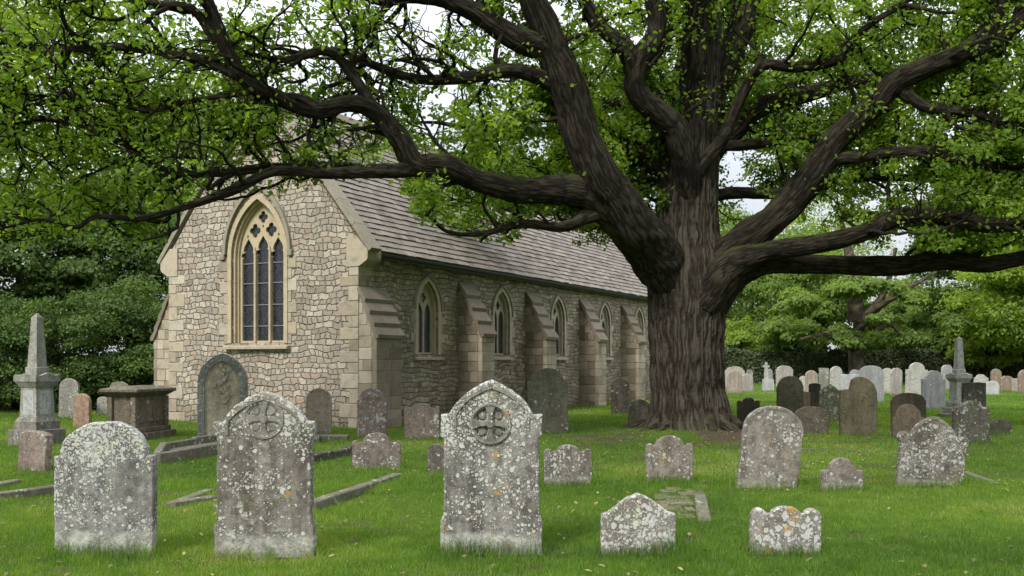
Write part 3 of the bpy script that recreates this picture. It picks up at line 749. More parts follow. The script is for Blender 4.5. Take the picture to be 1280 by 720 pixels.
# --- shaded right rows
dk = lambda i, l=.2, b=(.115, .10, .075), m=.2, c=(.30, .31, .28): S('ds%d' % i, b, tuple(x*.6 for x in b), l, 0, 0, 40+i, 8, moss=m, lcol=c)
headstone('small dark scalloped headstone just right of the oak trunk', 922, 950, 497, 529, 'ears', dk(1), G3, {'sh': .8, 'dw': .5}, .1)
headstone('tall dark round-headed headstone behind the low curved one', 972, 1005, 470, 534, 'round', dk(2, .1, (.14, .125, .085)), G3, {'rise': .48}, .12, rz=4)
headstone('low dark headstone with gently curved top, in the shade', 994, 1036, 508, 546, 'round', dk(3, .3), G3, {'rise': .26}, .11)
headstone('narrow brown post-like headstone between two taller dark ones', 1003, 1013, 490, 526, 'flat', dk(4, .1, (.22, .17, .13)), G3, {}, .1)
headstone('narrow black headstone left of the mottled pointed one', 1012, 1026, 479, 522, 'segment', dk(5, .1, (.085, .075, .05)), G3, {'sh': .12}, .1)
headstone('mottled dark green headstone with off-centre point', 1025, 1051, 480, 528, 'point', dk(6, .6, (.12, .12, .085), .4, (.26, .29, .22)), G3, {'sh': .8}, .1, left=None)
hw_, hh_ = 46/F*CAMH*F/97/2, 0
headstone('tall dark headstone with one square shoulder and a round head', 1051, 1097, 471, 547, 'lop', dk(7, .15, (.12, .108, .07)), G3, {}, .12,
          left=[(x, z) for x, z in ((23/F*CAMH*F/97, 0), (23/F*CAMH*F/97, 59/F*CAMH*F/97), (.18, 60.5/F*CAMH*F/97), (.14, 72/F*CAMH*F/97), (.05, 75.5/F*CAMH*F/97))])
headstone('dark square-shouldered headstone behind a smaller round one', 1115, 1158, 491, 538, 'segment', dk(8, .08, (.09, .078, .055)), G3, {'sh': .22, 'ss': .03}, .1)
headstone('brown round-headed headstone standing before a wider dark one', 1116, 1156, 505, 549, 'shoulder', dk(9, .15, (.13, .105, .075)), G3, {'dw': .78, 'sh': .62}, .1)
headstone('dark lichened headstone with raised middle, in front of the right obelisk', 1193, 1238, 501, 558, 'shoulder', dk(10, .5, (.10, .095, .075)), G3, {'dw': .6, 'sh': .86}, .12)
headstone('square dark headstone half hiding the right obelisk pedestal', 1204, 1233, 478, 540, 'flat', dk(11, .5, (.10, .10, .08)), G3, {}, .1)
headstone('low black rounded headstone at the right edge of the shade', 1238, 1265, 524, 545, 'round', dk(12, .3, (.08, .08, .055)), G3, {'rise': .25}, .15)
# --- far field
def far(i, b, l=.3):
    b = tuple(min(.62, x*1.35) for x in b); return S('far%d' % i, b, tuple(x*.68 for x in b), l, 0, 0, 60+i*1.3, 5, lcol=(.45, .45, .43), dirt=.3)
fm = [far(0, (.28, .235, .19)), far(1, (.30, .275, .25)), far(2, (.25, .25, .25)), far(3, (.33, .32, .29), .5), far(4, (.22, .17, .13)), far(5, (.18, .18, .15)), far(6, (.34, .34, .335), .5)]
FAR = [
 (907, 931, 458, 484, 'segment', 1, 'flat-topped pink slab at the left end of the far field'),
 (909, 928, 463, 491, 'round', 0, 'tan rounded headstone nearest the trunk in the far field'),
 (926, 942, 467, 490, 'round', 1, 'pale pink headstone second from the trunk in the far field'),
 (957, 966, 461, 483, 'gothic', 2, 'thin grey pointed headstone beside the small stone cross'),
 (970, 992, 457, 484, 'segment', 1, 'pinkish block of a headstone by the hedge above the dark round one'),
 (1000, 1009, 470, 489, 'round', 3, 'tiny pale headstone between pink and brown ones by the hedge'),
 (1007, 1023, 463, 492, 'round', 0, 'brown round headstone at the centre of the far field'),
 (1024, 1036, 460, 490, 'flat', 5, 'narrow grey-green square headstone by the hedge'),
 (1037, 1053, 458, 491, 'round', 3, 'pale round headstone right of the square green one'),
 (1050, 1077, 468, 494, 'flat', 6, 'wide whitish low block behind the tall one-shouldered headstone'),
 (1062, 1077, 462, 484, 'round', 2, 'dark grey dome peeping over the wide whitish block'),
 (1076, 1105, 457, 503, 'segment', 6, 'large light grey headstone with squared shoulders in the far field'),
 (1103, 1115, 460, 492, 'round', 3, 'pale narrow headstone right of the large grey one'),
 (1113, 1128, 460, 494, 'gothic', 1, 'pale pointed headstone left of the big cream one'),
 (1132, 1160, 453, 495, 'shoulder', 3, 'biggest cream headstone with rounded head in the far field'),
 (1152, 1183, 463, 512, 'shoulder', 2, 'grey lichened headstone with shoulders below the biggest cream one'),
 (1176, 1191, 456, 487, 'gothic', 2, 'blue-grey pointed headstone left of the right obelisk'),
 (1218, 1235, 468, 486, 'shoulder', 3, 'pale shouldered headstone just behind the right obelisk'),
 (1233, 1249, 476, 494, 'round', 6, 'small white rounded headstone right of the right obelisk'),
 (1239, 1253, 461, 484, 'round', 4, 'brown oval-topped headstone behind the small white one'),
 (1250, 1268, 470, 489, 'segment', 4, 'wide headstone with pale rim round a brown panel'),
 (1266, 1275, 473, 490, 'flat', 1, 'small pink square headstone near the right edge'),
 (1273, 1292, 462, 491, 'round', 4, 'brown headstone cut by the right edge of the photo'),
 (933, 941, 462, 481, 'round', 5, 'far mossy headstone at the hedge foot, left part of the field'),
 (1045, 1056, 464, 481, 'round', 4, 'far brown headstone at the hedge foot, under the distant oak'),
 (1092, 1102, 463, 479, 'round', 1, 'far pink headstone behind the large light grey one'),
 (1205, 1214, 465, 480, 'gothic', 3, 'far pale headstone directly behind the right obelisk shaft'),
]
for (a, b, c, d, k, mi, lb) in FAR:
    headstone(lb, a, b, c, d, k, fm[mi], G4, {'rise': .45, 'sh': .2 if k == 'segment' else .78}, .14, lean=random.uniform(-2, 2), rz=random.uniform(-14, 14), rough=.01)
# --- small stone cross
d = CAMH*F/(489-HZ)
cr = empty('cross_monument', (gpt(960, 489).x, d, 0)); tag(cr, 'small pale stone cross on a block pedestal in the far field', 'monument')
k = MB(); k.frustum((0, 0), .26, .22, .24, .2, 0, .62); k.build('pedestal', fm[6], cr)
k = MB(); k.frustum((-.1, 0), .09, .08, .06, .06, .62, 1.42); k.box(-.26, .06, -.05, .05, 1.22, 1.33); k.box(-.15, -.05, -.051, .051, 1.42, 1.5); k.build('cross', fm[3], cr)

# --- obelisks
def obelisk(px, yb, ytop, sc, rz, label, m1, m2, m3):
    d = CAMH*F/(yb-HZ); X = (px-640)/F*d; H = (yb-ytop)/F*d
    o = empty('obelisk_monument', (X, d+sc*.55, 0), R(rz)); tag(o, label, 'monument', 'obelisk monuments')
    s = sc
    k = MB(); k.box(-.56*s, .56*s, -.56*s, .56*s, -.1, .11*H, ch=.01); k.build('base_step', m2, o)
    k = MB(); k.frustum((0, 0), .44*s, .44*s, .44*s, .44*s, .11*H, .17*H); k.frustum((0, 0), .44*s, .44*s, .35*s, .35*s, .17*H, .205*H); k.build('plinth', m2, o)
    k = MB(); k.frustum((0, 0), .335*s, .335*s, .31*s, .31*s, .205*H, .43*H)
    k.build('die', m1, o)
    for a in range(4):
        t = Matrix.Rotation(a*math.pi/2, 4, 'Z')
        k = MB(); b = .215*s; z0, z1 = .225*H, .41*H
        vs = [t @ Vector(v) for v in ((-b, -.336*s, z0), (b, -.336*s, z0), (b*.96, -.318*s, z1), (-b*.96, -.318*s, z1), (-b, -.32*s, z0), (b, -.32*s, z0), (b*.96, -.30*s, z1), (-b*.96, -.30*s, z1))]
        k.add(vs, [(0, 1, 2, 3), (4, 7, 6, 5), (0, 4, 5, 1), (1, 5, 6, 2), (2, 6, 7, 3), (3, 7, 4, 0)]); k.build('inscription_panel', m3, o)
    k = MB(); k.frustum((0, 0), .33*s, .33*s, .44*s, .44*s, .43*H, .475*H); k.box(-.45*s, .45*s, -.45*s, .45*s, .475*H, .515*H)
    for a in range(4):                # gablets on the cornice
        t = Matrix.Rotation(a*math.pi/2, 4, 'Z')
        pr = [(-.45*s, .515*H), (-.42*s, .515*H+.03), (-.30*s, .515*H+.012), (0, .515*H+.10*s), (.30*s, .515*H+.012), (.42*s, .515*H+.03), (.45*s, .515*H)]
        n = len(pr); vs = [t @ Vector((x, -.452*s, z)) for x, z in pr]+[t @ Vector((x*.7, -.30*s, z)) for x, z in pr]
        k.add(vs, [list(range(n)), list(range(n, 2*n))[::-1]]+[(i, i+1, n+i+1, n+i) for i in range(n-1)])
    k.build('cornice', m1, o)
    k = MB(); k.box(-.235*s, .235*s, -.235*s, .235*s, .515*H, .585*H, ch=.01); k.build('neck_block', m1, o)
    k = MB(); k.frustum((0, 0), .19*s, .19*s, .115*s, .115*s, .585*H, .965*H); k.build('shaft', m1, o)
    k = MB(); k.frustum((0, 0), .117*s, .117*s, .004, .004, .965*H, H); k.build('tip', m2, o)
    STONES.append((X, d+.3, sc, sc)); return o
ob1 = S('obelisk_grey', (.34, .34, .30), (.22, .22, .19), .2, 0, 0, 81, 8)
obelisk(35, 556, 390, .64, 68, 'grey stone obelisk on gabled pedestal at the left edge before dark shrubs', ob1, S('obelisk_base', (.26, .25, .22), (.15, .145, .12), .35, 0, 0, 82, 8), S('obelisk_panel', (.46, .48, .48), (.36, .37, .36), .15, 0, 0, 83, 8))
ob2 = S('obelisk2_grey', (.42, .41, .39), (.31, .30, .28), .2, 0, 0, 84, 6)
obelisk(1205, 521, 420, .56, 8, 'slender grey obelisk on capped pedestal in the far right field', ob2, S('ob2b', (.34, .33, .30), (.22, .21, .18), .3, 0, 0, 85, 6), ob2)

# --- box tomb
d = 19.0; bt = empty('box_tomb', (-7.68, 19.75, 0), R(79)); tag(bt, 'stone box tomb with moulded lid and panelled sides left of the chapel gable', 'tomb')
tm = S('tomb_stone', (.21, .185, .14), (.115, .10, .075), .25, 0, 0, 86, 7, moss=.25); tp = S('tomb_panel', (.22, .175, .14), (.13, .105, .085), .15, 0, 0, 87, 7)
a, b = .56, .26
k = MB(); k.box(-a-.17, a+.17, -b-.17, b+.17, -.1, .14, ch=.015); k.box(-a-.09, a+.09, -b-.09, b+.09, .14, .24, ch=.015); k.build('base_steps', tm, bt)
k = MB(); k.box(-a, a, -b, b, .24, .86); k.build('chest', tm, bt)
for sx, lx in (((-a*.82, a*.82), 'y-'), ((-a*.82, a*.82), 'y+')):
    k = MB(); y = -b-.012 if lx == 'y-' else b+.001; k.box(sx[0], sx[1], y, y+.011, .33, .78, ch=.004); k.build('side_panel', tp, bt)
for sg in (-1, 1):
    k = MB(); x = -a-.012 if sg < 0 else a+.001; k.box(x, x+.011, -b*.68, b*.68, .33, .78, ch=.004); k.build('end_panel', tp, bt)
    for sy in (-1, 1):
        k = MB(); k.box(sg*a-.06, sg*a+.06, sy*b-.055, sy*b+.055, .241, .855, ch=.01); k.build('corner_pilaster', tm, bt)
k = MB(); k.frustum((0, 0), a+.02, b+.02, a+.15, b+.15, .86, .95); k.box(-a-.17, a+.17, -b-.17, b+.17, .95, 1.02, ch=.015); k.frustum((0, 0), a+.15, b+.15, a-.05, b-.05, 1.02, 1.07); k.build('lid', tm, bt)
STONES.append((bt.location.x, 19.3, 1.2, 1.2))

# --- kerbs
def kerb(segs, label, mat, wd=.13, hh=.10, slab=None, cat='grave kerb', sm=None, sh_=.055, bricks=False):
    """segs: list of ((px,py),(px,py)) along the ground"""
    P0 = gpt(*segs[0][0]); o = empty('grave_kerb', (P0.x, P0.y, 0)); tag(o, label, cat, 'stone kerbs and ledgers of sunken graves')
    for (a, b) in segs:
        A, B = gpt(*a)-P0, gpt(*b)-P0; A.z = B.z = 0; dv = B-A; l = dv.length; an = math.atan2(dv.y, dv.x)
        k = MB(); x = 0
        while x < l-.01:
            s = min(random.uniform(.7, 1.1), l-x)
            if l-x-s < .3: s = l-x
            mt = Matrix.Translation(A) @ Matrix.Rotation(an, 4, 'Z') @ Matrix.Translation((0, 0, random.uniform(-.015, .015)))
            k.box(x+.004, x+s-.004, -wd/2, wd/2, -.08, hh, M=mt, ch=.012); x += s
        k.build('kerb_rail', mat, o)
    if slab and bricks:
        q = [gpt(*u)-P0 for u in slab]; k = MB(); nr, ncl = 11, 3
        for i in range(nr):
            off = .5 if i % 2 else 0
            for j in range(ncl+1):
                if random.random() < .12: continue
                u0 = max(0, (j-off)/ncl); u1 = min(1, (j+1-off)/ncl)
                if u1-u0 < .1: continue
                def Q(u, v): return (q[0].lerp(q[1], u)).lerp(q[3].lerp(q[2], u), v)
                a, b = Q(u0, i/nr), Q(u1, (i+1)/nr)
                k.box(min(a.x, b.x)+.008, max(a.x, b.x)-.008, min(a.y, b.y)+.008, max(a.y, b.y)-.008, -.05, .018+random.uniform(-.012, .014), ch=.006)
        k.build('brick_paving', sm or mat, o)
    elif slab:
        pts = [gpt(*q)-P0 for q in slab]
        k = MB(); n = len(pts); vs = [(q.x, q.y, -.05) for q in pts]+[(q.x, q.y, sh_) for q in pts]
        k.add(vs, [list(range(n))[::-1], list(range(n, 2*n))]+[(i, (i+1) % n, n+(i+1) % n, n+i) for i in range(n)]); k.build('grave_slab', sm or mat, o)
km = S('kerb_stone', (.22, .20, .155), (.12, .11, .085), .35, 0, 0, 90, 9, moss=.35); kd = S('kerb_dark', (.10, .09, .065), (.055, .05, .04), .2, 0, 0, 91, 9, moss=.35)
kerb([((-30, 629), (72, 615))], 'dark mossy kerb rail running off the left edge behind the broad headstone', km, .12, .10)
kerb([((-15, 611), (22, 603))], 'short sunken kerb length in the grass at the left edge', km, .14, .05)
kerb([((196, 580), (300, 562)), ((205, 565), (300, 549)), ((196, 580), (205, 565))], 'raised stone ledger tomb running from the box tomb to the gothic headstone', km, .12, .17, [(206, 577), (300, 561), (298, 551), (212, 565)], sm=km)
kerb([((214, 634), (268, 626)), ((214, 634), (262, 616)), ((268, 638), (300, 634))], 'pale L-shaped kerb between the two front left headstones', km, .12, .06)
kerb([((388, 637), (497, 599)), ((388, 637), (300, 641))], 'long pale kerb rail slanting away right of the wheel cross headstone', km, .13, .08)
kerb([((385, 582), (446, 566))], 'dark short kerb rail in front of the slim tan headstone', kd, .14, .14)
kerb([((388, 549), (436, 549)), ((388, 553), (388, 549))], 'low ledger at the foot of the slim tan headstone', km, .35, .07)
kerb([((872, 606), (881, 654))], 'narrow kerb with brick-paved grave leading up to the scroll-eared stone', km, .14, .03, [(822, 655), (866, 655), (866, 611), (818, 611)], sm=S('grave_gravel', (.26, .21, .15), (.12, .10, .07), .3, 0, 0, 92, 12, moss=.6), bricks=True)
kerb([((1206, 592), (1247, 607)), ((1175, 592), (1206, 592))], 'faint kerb line behind the wide leaning headstone at the right', km, .1, .04)
kerb([((1176, 521), (1196, 521))], 'small flat slab on the grass left of the right obelisk', km, .5, .08)
kerb([((985, 562), (1105, 566))], 'buried kerb edge in the shaded grass behind the tiny domed headstone', kd, .08, .03)

# ------------------------------------------------------------------ tubes (limbs and twigs)
class Tubes:
    def __init__(s): s.v = []; s.f = []; s.b = []; s.c = []; s.n = 0
    def add(s, pts, rad, ns, ridge=0.0, seed=0, lump=.0):
        pts = np.asarray(pts, float); rad = np.asarray(rad, float); m = len(pts)
        tg = np.gradient(pts, axis=0); tg /= np.linalg.norm(tg, axis=1)[:, None]+1e-9
        u = np.cross(tg[0], (0.3, .9, .1) if abs(tg[0][2]) > .8 else (0, 0, 1)); u /= np.linalg.norm(u)
        U = np.empty_like(pts)
        for i in range(m):
            u = u-tg[i]*np.dot(u, tg[i]); u /= np.linalg.norm(u)+1e-9; U[i] = u
        V = np.cross(tg, U)
        th = np.linspace(0, 2*np.pi, ns, endpoint=False)
        ct, st = np.cos(th), np.sin(th)
        seg = np.r_[0, np.cumsum(np.linalg.norm(np.diff(pts, axis=0), axis=1))]
        R0 = max(rad.max()*.85 if m > 60 else rad.mean(), .02)
        bx = np.broadcast_to(ct*R0, (m, ns)); by = np.broadcast_to(st*R0, (m, ns)); bz = np.broadcast_to(seg[:, None], (m, ns))
        bk = np.stack([bx+seed*3.3, by+seed*1.9, bz+seed*7.1], -1).reshape(-1, 3)
        r = np.broadcast_to(rad[:, None], (m, ns)).reshape(-1).copy(); cav = np.full(m*ns, .5)
        if lump: r = r*(1+lump*(vn(bk*2.3, seed)-.5)*2+lump*.6*(vn(bk*5.5, seed+2)-.5)*2)
        if ridge:
            wq = bk+.06*np.stack([vn(bk*5, 11), vn(bk*5, 12), vn(bk*4, 13)], 1)
            q = wq*(np.array([20., 20., 2.1]) if R0 > .6 else np.array([21., 21., 4.2]))
            a = 1-np.abs(vn(q, 21)*2-1); b = 1-np.abs(vn(q*np.array([2.1, 2.1, 3.]), 22)*2-1)
            hgt = (1-a**2.2)*.75+(1-b**2)*.25
            r = r+ridge*(hgt-.5); cav = np.clip(hgt, 0, 1)
        P = pts[:, None, :]+(ct[None, :, None]*U[:, None, :]+st[None, :, None]*V[:, None, :])*r.reshape(m, ns)[:, :, None]
        ii = np.arange(m*ns).reshape(m, ns)+s.n
        a = ii[:-1]; b = np.roll(ii, -1, 1)[:-1]; c = np.roll(ii, -1, 1)[1:]; d = ii[1:]
        s.f.append(np.stack([a.ravel(), b.ravel(), c.ravel(), d.ravel()], 1))
        s.v.append(P.reshape(-1, 3)); s.b.append(bk); s.c.append(cav); s.n += m*ns
        return P.reshape(m, ns, 3)
    def build(s, name, mat, parent):
        me = mesh_np(name, np.concatenate(s.v), np.concatenate(s.f), {'bark': ('FLOAT_VECTOR', np.concatenate(s.b)), 'cav': ('FLOAT', np.concatenate(s.c))})
        return link(name, me, mat, parent, smooth=True)
def catmull(P, Rr, step):
    P = [Vector(p) for p in P]; out = []; rr = []
    Q = [P[0]*2-P[1]]+P+[P[-1]*2-P[-2]]
    for i in range(1, len(Q)-2):
        a, b, c, d = Q[i-1], Q[i], Q[i+1], Q[i+2]; k = max(2, int((c-b).length/step))
        for j in range(k):
            t = j/k
            out.append(.5*((2*b)+(c-a)*t+(2*a-5*b+4*c-d)*t*t+(3*b-a-3*c+d)*t**3)); rr.append(Rr[i-1]+(Rr[i]-Rr[i-1])*t)
    out.append(P[-1]); rr.append(Rr[-1]); return np.array(out), np.array(rr)
oak = empty('oak_tree', (TREE.x, TREE.y, 0)); tag(oak, 'huge spreading oak with thick ridged trunk and long low limbs over the graves', 'tree')
def rel(a): return np.asarray(a)-np.array([TREE.x, TREE.y, 0])
def pxr(w, d): return w/2/F*d
# trunk
TR = [(868, 553, 20.55, 112), (862, 530, 20.55, 100), (859, 490, 20.55, 93), (858, 440, 20.55, 94), (858, 390, 20.6, 99), (858, 345, 20.6, 100), (858, 300, 20.7, 88), (859, 250, 20.8, 78), (862, 200, 20.9, 74), (866, 140, 21, 66), (872, 80, 21, 56), (880, 20, 21, 46), (892, -60, 21.1, 38), (885, -160, 21, 28), (900, -260, 21, 16), (895, -340, 21, 7)]
tp_, tr_ = catmull([at(a, b, c) for a, b, c, w in TR], [pxr(w, c) for a, b, c, w in TR], .035)
T = Tubes(); P = T.add(rel(tp_), tr_*.95, 360, .062, 1, .03)
# root flare: push the lowest rings out into lobes, and down into the ground
V = T.v[0].reshape(P.shape); cen = rel(tp_)[:, None, :]
zz = V[:, :, 2]; ang = np.arctan2(V[:, :, 1]-cen[:, :, 1], V[:, :, 0]-cen[:, :, 0])
lob = .5+.5*np.cos(ang*7+1.2*np.sin(ang*2+.6)); lob = lob**1.3
fl = np.exp(-np.clip(zz, 0, 9)/.26); f2 = np.exp(-np.clip(zz, 0, 9)/.75)
k = 1+fl*(.10+.34*lob)+f2*.05*lob+.05*f2*np.cos(ang*4+1)
V[:, :, :2] = cen[:, :, :2]+(V[:, :, :2]-cen[:, :, :2])*k[:, :, None]
T.v[0] = V.reshape(-1, 3)
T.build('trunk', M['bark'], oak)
# surface roots
T = Tubes()
for i, (an, l, r0) in enumerate([(200, .9, .13), (225, .7, .13), (255, .6, .13), (285, .6, .13), (310, .7, .12), (335, .7, .12), (175, .8, .13), (20, .9, .14), (60, 1, .13), (110, 1.1, .13), (150, 1.2, .13)]):
    a = R(an); P0 = Vector((.62*math.cos(a), .62*math.sin(a), .35)); pts = [P0]; rr = [r0*1.4]
    for j in range(1, 7):
        t = j/6; a += random.uniform(-.12, .12)
        pts.append(Vector(((.62+l*t)*math.cos(a), (.62+l*t)*math.sin(a), .35-.33*t**.6+.14*(1-t) if t < .99 else -.05))); rr.append(r0*(1-.8*t)+.015)
    p_, r_ = catmull(pts, rr, .04); T.add(p_, r_, 28, .03, 30+i, .1)
T.build('roots', M['bark'], oak)
# main limbs: (px, py, depth, width px)
LIMBS = {
 'l1': [(872, 405, 21.0, 40), (852, 364, 20.65, 62), (815, 316, 19.95, 68), (779, 270, 19.1, 66), (750, 226, 18.6, 60), (733, 185, 18.4, 52), (722, 140, 18.3, 50), (703, 90, 18.1, 50), (686, 45, 17.9, 44), (665, -15, 17.7, 38), (640, -80, 17.5, 30), (600, -150, 17.2, 18), (560, -200, 17, 8)],
 'l2': [(760, 262, 18.9, 44), (725, 240, 18.6, 42), (680, 236, 18.2, 34), (640, 238, 17.9, 33), (592, 226, 17.5, 31), (555, 207, 17.2, 34), (520, 203, 17.0, 32), (498, 168, 16.8, 29), (468, 138, 16.6, 27), (430, 128, 16.4, 25), (390, 135, 16.2, 24), (350, 126, 16.0, 23), (312, 104, 15.8, 22), (285, 66, 15.6, 21), (266, 20, 15.5, 19), (240, -30, 15.4, 15), (200, -80, 15.2, 8)],
 'l3': [(525, 208, 17.0, 24), (475, 216, 16.8, 16), (425, 209, 16.6, 14), (340, 208, 16.3, 12), (270, 215, 16.0, 12), (215, 216, 15.8, 10), (170, 190, 15.6, 8), (125, 166, 15.4, 7), (60, 150, 15.2, 5), (0, 158, 15, 3)],
 'l4': [(510, 212, 16.9, 20), (420, 216, 16.4, 15), (345, 214, 16.0, 13), (295, 233, 15.8, 14), (240, 256, 15.5, 11), (180, 272, 15.2, 9), (120, 270, 15.0, 8), (95, 284, 14.9, 6), (50, 274, 14.8, 5), (-20, 292, 14.6, 3)],
 'l5': [(330, 116, 15.9, 16), (278, 84, 15.8, 15), (222, 68, 15.6, 13), (150, 57, 15.4, 11), (80, 62, 15.2, 9), (20, 52, 15.0, 7), (-60, 60, 14.8, 4)],
 'l6': [(690, 62, 18, 34), (650, 48, 17.8, 34), (610, 24, 17.6, 28), (565, 2, 17.4, 24), (520, -4, 17.2, 20), (470, -2, 17.0, 17), (420, -20, 16.8, 12), (360, -50, 16.5, 6)],
 'l7': [(708, 110, 18.2, 28), (670, 94, 18.0, 22), (630, 90, 17.7, 20), (575, 97, 17.4, 17), (515, 96, 17.2, 14), (460, 78, 17, 11), (420, 62, 16.8, 8), (370, 66, 16.6, 5)],
 'l8': [(750, 262, 18.9, 30), (728, 272, 18.6, 20), (702, 284, 18.4, 14), (655, 280, 18.2, 12), (610, 291, 18.0, 9), (575, 293, 17.8, 6)],
 'l9': [(270, 50, 15.6, 14), (240, 12, 15.4, 13), (190, 4, 15.2, 11), (140, -8, 15.0, 8), (70, -20, 14.8, 5)],
 'l10': [(395, 134, 16.2, 16), (372, 122, 16.0, 10), (330, 122, 15.9, 9), (290, 118, 15.8, 7), (230, 128, 15.6, 7), (185, 138, 15.5, 6), (120, 124, 15.3, 5), (40, 118, 15.1, 3)],
 'l11': [(470, 140, 16.6, 16), (430, 82, 16.4, 14), (400, 66, 16.2, 12), (350, 76, 16.1, 10), (300, 62, 16, 6)],
 'r1': [(860, 395, 21.0, 40), (888, 343, 20.5, 58), (925, 303, 20.0, 47), (955, 284, 19.6, 42), (992, 250, 19.4, 40), (1018, 214, 19.2, 41), (1045, 175, 19.0, 38), (1082, 140, 18.8, 36), (1118, 104, 18.6, 33), (1165, 84, 18.4, 30), (1225, 58, 18.2, 27), (1290, 14, 18.0, 24), (1360, -30, 17.8, 16), (1440, -60, 17.6, 7)],
 'r2': [(880, 375, 20.2, 50), (915, 330, 19.8, 42), (960, 314, 19.5, 26), (1020, 306, 19.2, 25), (1080, 291, 18.9, 25), (1125, 270, 18.6, 23), (1180, 269, 18.3, 23), (1240, 281, 18.0, 22), (1310, 278, 17.7, 20), (1400, 260, 17.4, 14), (1500, 240, 17.0, 6)],
 'r3': [(885, 385, 20.5, 50), (925, 340, 20.2, 34), (980, 329, 20.0, 28), (1050, 330, 19.8, 26), (1120, 331, 19.6, 27), (1185, 327, 19.4, 26), (1240, 331, 19.2, 22), (1310, 317, 19.0, 22), (1400, 300, 18.8, 14), (1520, 290, 18.6, 5)],
 'r4': [(1022, 210, 19.2, 26), (1050, 198, 19.0, 18), (1095, 192, 18.8, 16), (1150, 188, 18.6, 15), (1205, 200, 18.4, 15), (1290, 207, 18.2, 12), (1380, 200, 18, 6)],
 'r5': [(1120, 106, 18.6, 18), (1165, 136, 18.5, 14), (1210, 142, 18.4, 13), (1265, 158, 18.2, 11), (1350, 170, 18, 5)],
 'm1': [(862, 250, 20.4, 34), (856, 205, 20.1, 34), (846, 165, 19.9, 36), (818, 138, 19.7, 36), (795, 112, 19.6, 32), (800, 78, 19.5, 31), (820, 42, 19.4, 30), (818, 0, 19.3, 26), (805, -60, 19.1, 18), (790, -120, 19, 8)],
 'm2': [(796, 96, 19.6, 26), (782, 62, 19.4, 25), (752, 34, 19.3, 20), (728, -5, 19.2, 17), (690, -60, 19, 8)],
 'm3': [(880, 200, 21.0, 36), (912, 165, 21.3, 34), (958, 132, 21.6, 27), (1010, 116, 21.9, 24), (1060, 104, 22.2, 18), (1120, 96, 22.6, 10), (1180, 70, 23, 5)],
 'm4': [(872, 215, 20.3, 22), (902, 176, 20.1, 17), (922, 136, 20.0, 14), (950, 82, 19.9, 14), (995, 82, 19.8, 15), (1040, 78, 19.7, 14), (1062, 54, 19.6, 12), (1092, 28, 19.5, 10), (1136, 0, 19.4, 8), (1180, -40, 19.3, 4)],
 'm5': [(845, 225, 21.2, 26), (812, 205, 21.6, 18), (785, 182, 21.9, 14), (757, 178, 22.2, 11), (700, 150, 22.6, 6)],
 'm6': [(866, 120, 20.7, 34), (868, 70, 20.5, 34), (872, 20, 20.3, 34), (868, -40, 20, 26), (850, -130, 19.6, 10)],
 'm7': [(880, 150, 21.2, 34), (905, 90, 21.5, 36), (925, 30, 21.8, 38), (938, -40, 22, 28), (960, -130, 22.3, 10)],
 'm8': [(855, 190, 21.2, 26), (822, 150, 21.6, 18), (790, 130, 22, 14), (740, 128, 22.5, 11), (690, 105, 23, 6)],
 'm10': [(1205, 66, 18.3, 20), (1243, 20, 18.2, 18), (1250, -30, 18.1, 13), (1265, -90, 18, 6)],
}
limb3d = {}
for i, (nm, L_) in enumerate(LIMBS.items()):
    pts = [at(a, b, c) for a, b, c, w in L_]; rr = [pxr(w, c) for a, b, c, w in L_]
    p_, r_ = catmull(pts, rr, .07 if rr[0] > .12 else .1)
    # bark-like waviness off the drawn line
    j = np.stack([vn(p_*1.3, 51), vn(p_*1.3, 52), vn(p_*1.3, 53)], 1)-.5
    p_ = p_+j*(np.minimum(r_, .12)[:, None])*.9
    limb3d[nm] = (p_, r_)
    ns = int(np.clip(rr[1]*300, 18, 150))
    r_ = r_*np.linspace(.97, .80, len(r_))
    T = Tubes(); T.add(rel(p_), r_, ns, min(.020, rr[1]*.10), 60+i, .11)
    T.build('limb', M['limbbark_backlit'], oak)
# foliage limits seen in the photograph: how low the crown hangs at each bearing
LX = [-900, -60, 60, 120, 195, 215, 240, 300, 325, 352, 368, 430, 505, 520, 560, 640, 668, 705, 722, 790, 812, 905, 1000, 1280, 2200]
LY = [330, 325, 318, 330, 318, 262, 246, 240, 236, 262, 232, 238, 236, 272, 292, 300, 262, 270, 322, 326, 300, 315, 300, 318, 330]
def below(p, extra=0):
    px = 640+p[..., 0]/np.maximum(p[..., 1], .5)*F; py = HZ-(p[..., 2]-CAMH)/np.maximum(p[..., 1], .5)*F
    return py > np.interp(px, LX, LY)+extra
# hidden upper and rear limbs
for i in range(19):
    az = 2*math.pi*(i*.618 % 1); el = random.uniform(.15, .75); l = random.uniform(6, 9.5)
    z0 = random.uniform(9.3, 11)
    if i % 5: az = math.pi*(.0+1.0*(i*.618 % 1)); z0 = random.uniform(4.8, 8); el = random.uniform(-.02, .35)
    c0 = Vector((TREE.x+.05, TREE.y+.4, z0)); p = c0.copy(); dr = Vector((math.cos(az)*math.cos(el), math.sin(az)*math.cos(el), math.sin(el)))
    pts = [p.copy()]; rr = [random.uniform(.10, .15)]; n = 9
    for j in range(n):
        dr = (dr+Vector((random.uniform(-.25, .25), random.uniform(-.25, .25), random.uniform(-.2, .16)))).normalized()
        p = p+dr*l/n; pts.append(p.copy()); rr.append(rr[0]*(1-(j+1)/n)**.8+.012)
    p_, r_ = catmull(pts, rr, .15); bad = np.nonzero(below(p_, -14) & (np.arange(len(p_)) > 12))[0]
    if len(bad): m_ = bad[0]; p_ = p_[:m_]; r_ = r_[:m_]*np.linspace(1, .12, m_)
    limb3d['u%d' % i] = (p_, r_)
    T = Tubes(); T.add(rel(p_), r_, 20, .02, 90+i, .1); T.build('limb', M['limbbark_backlit'], oak)
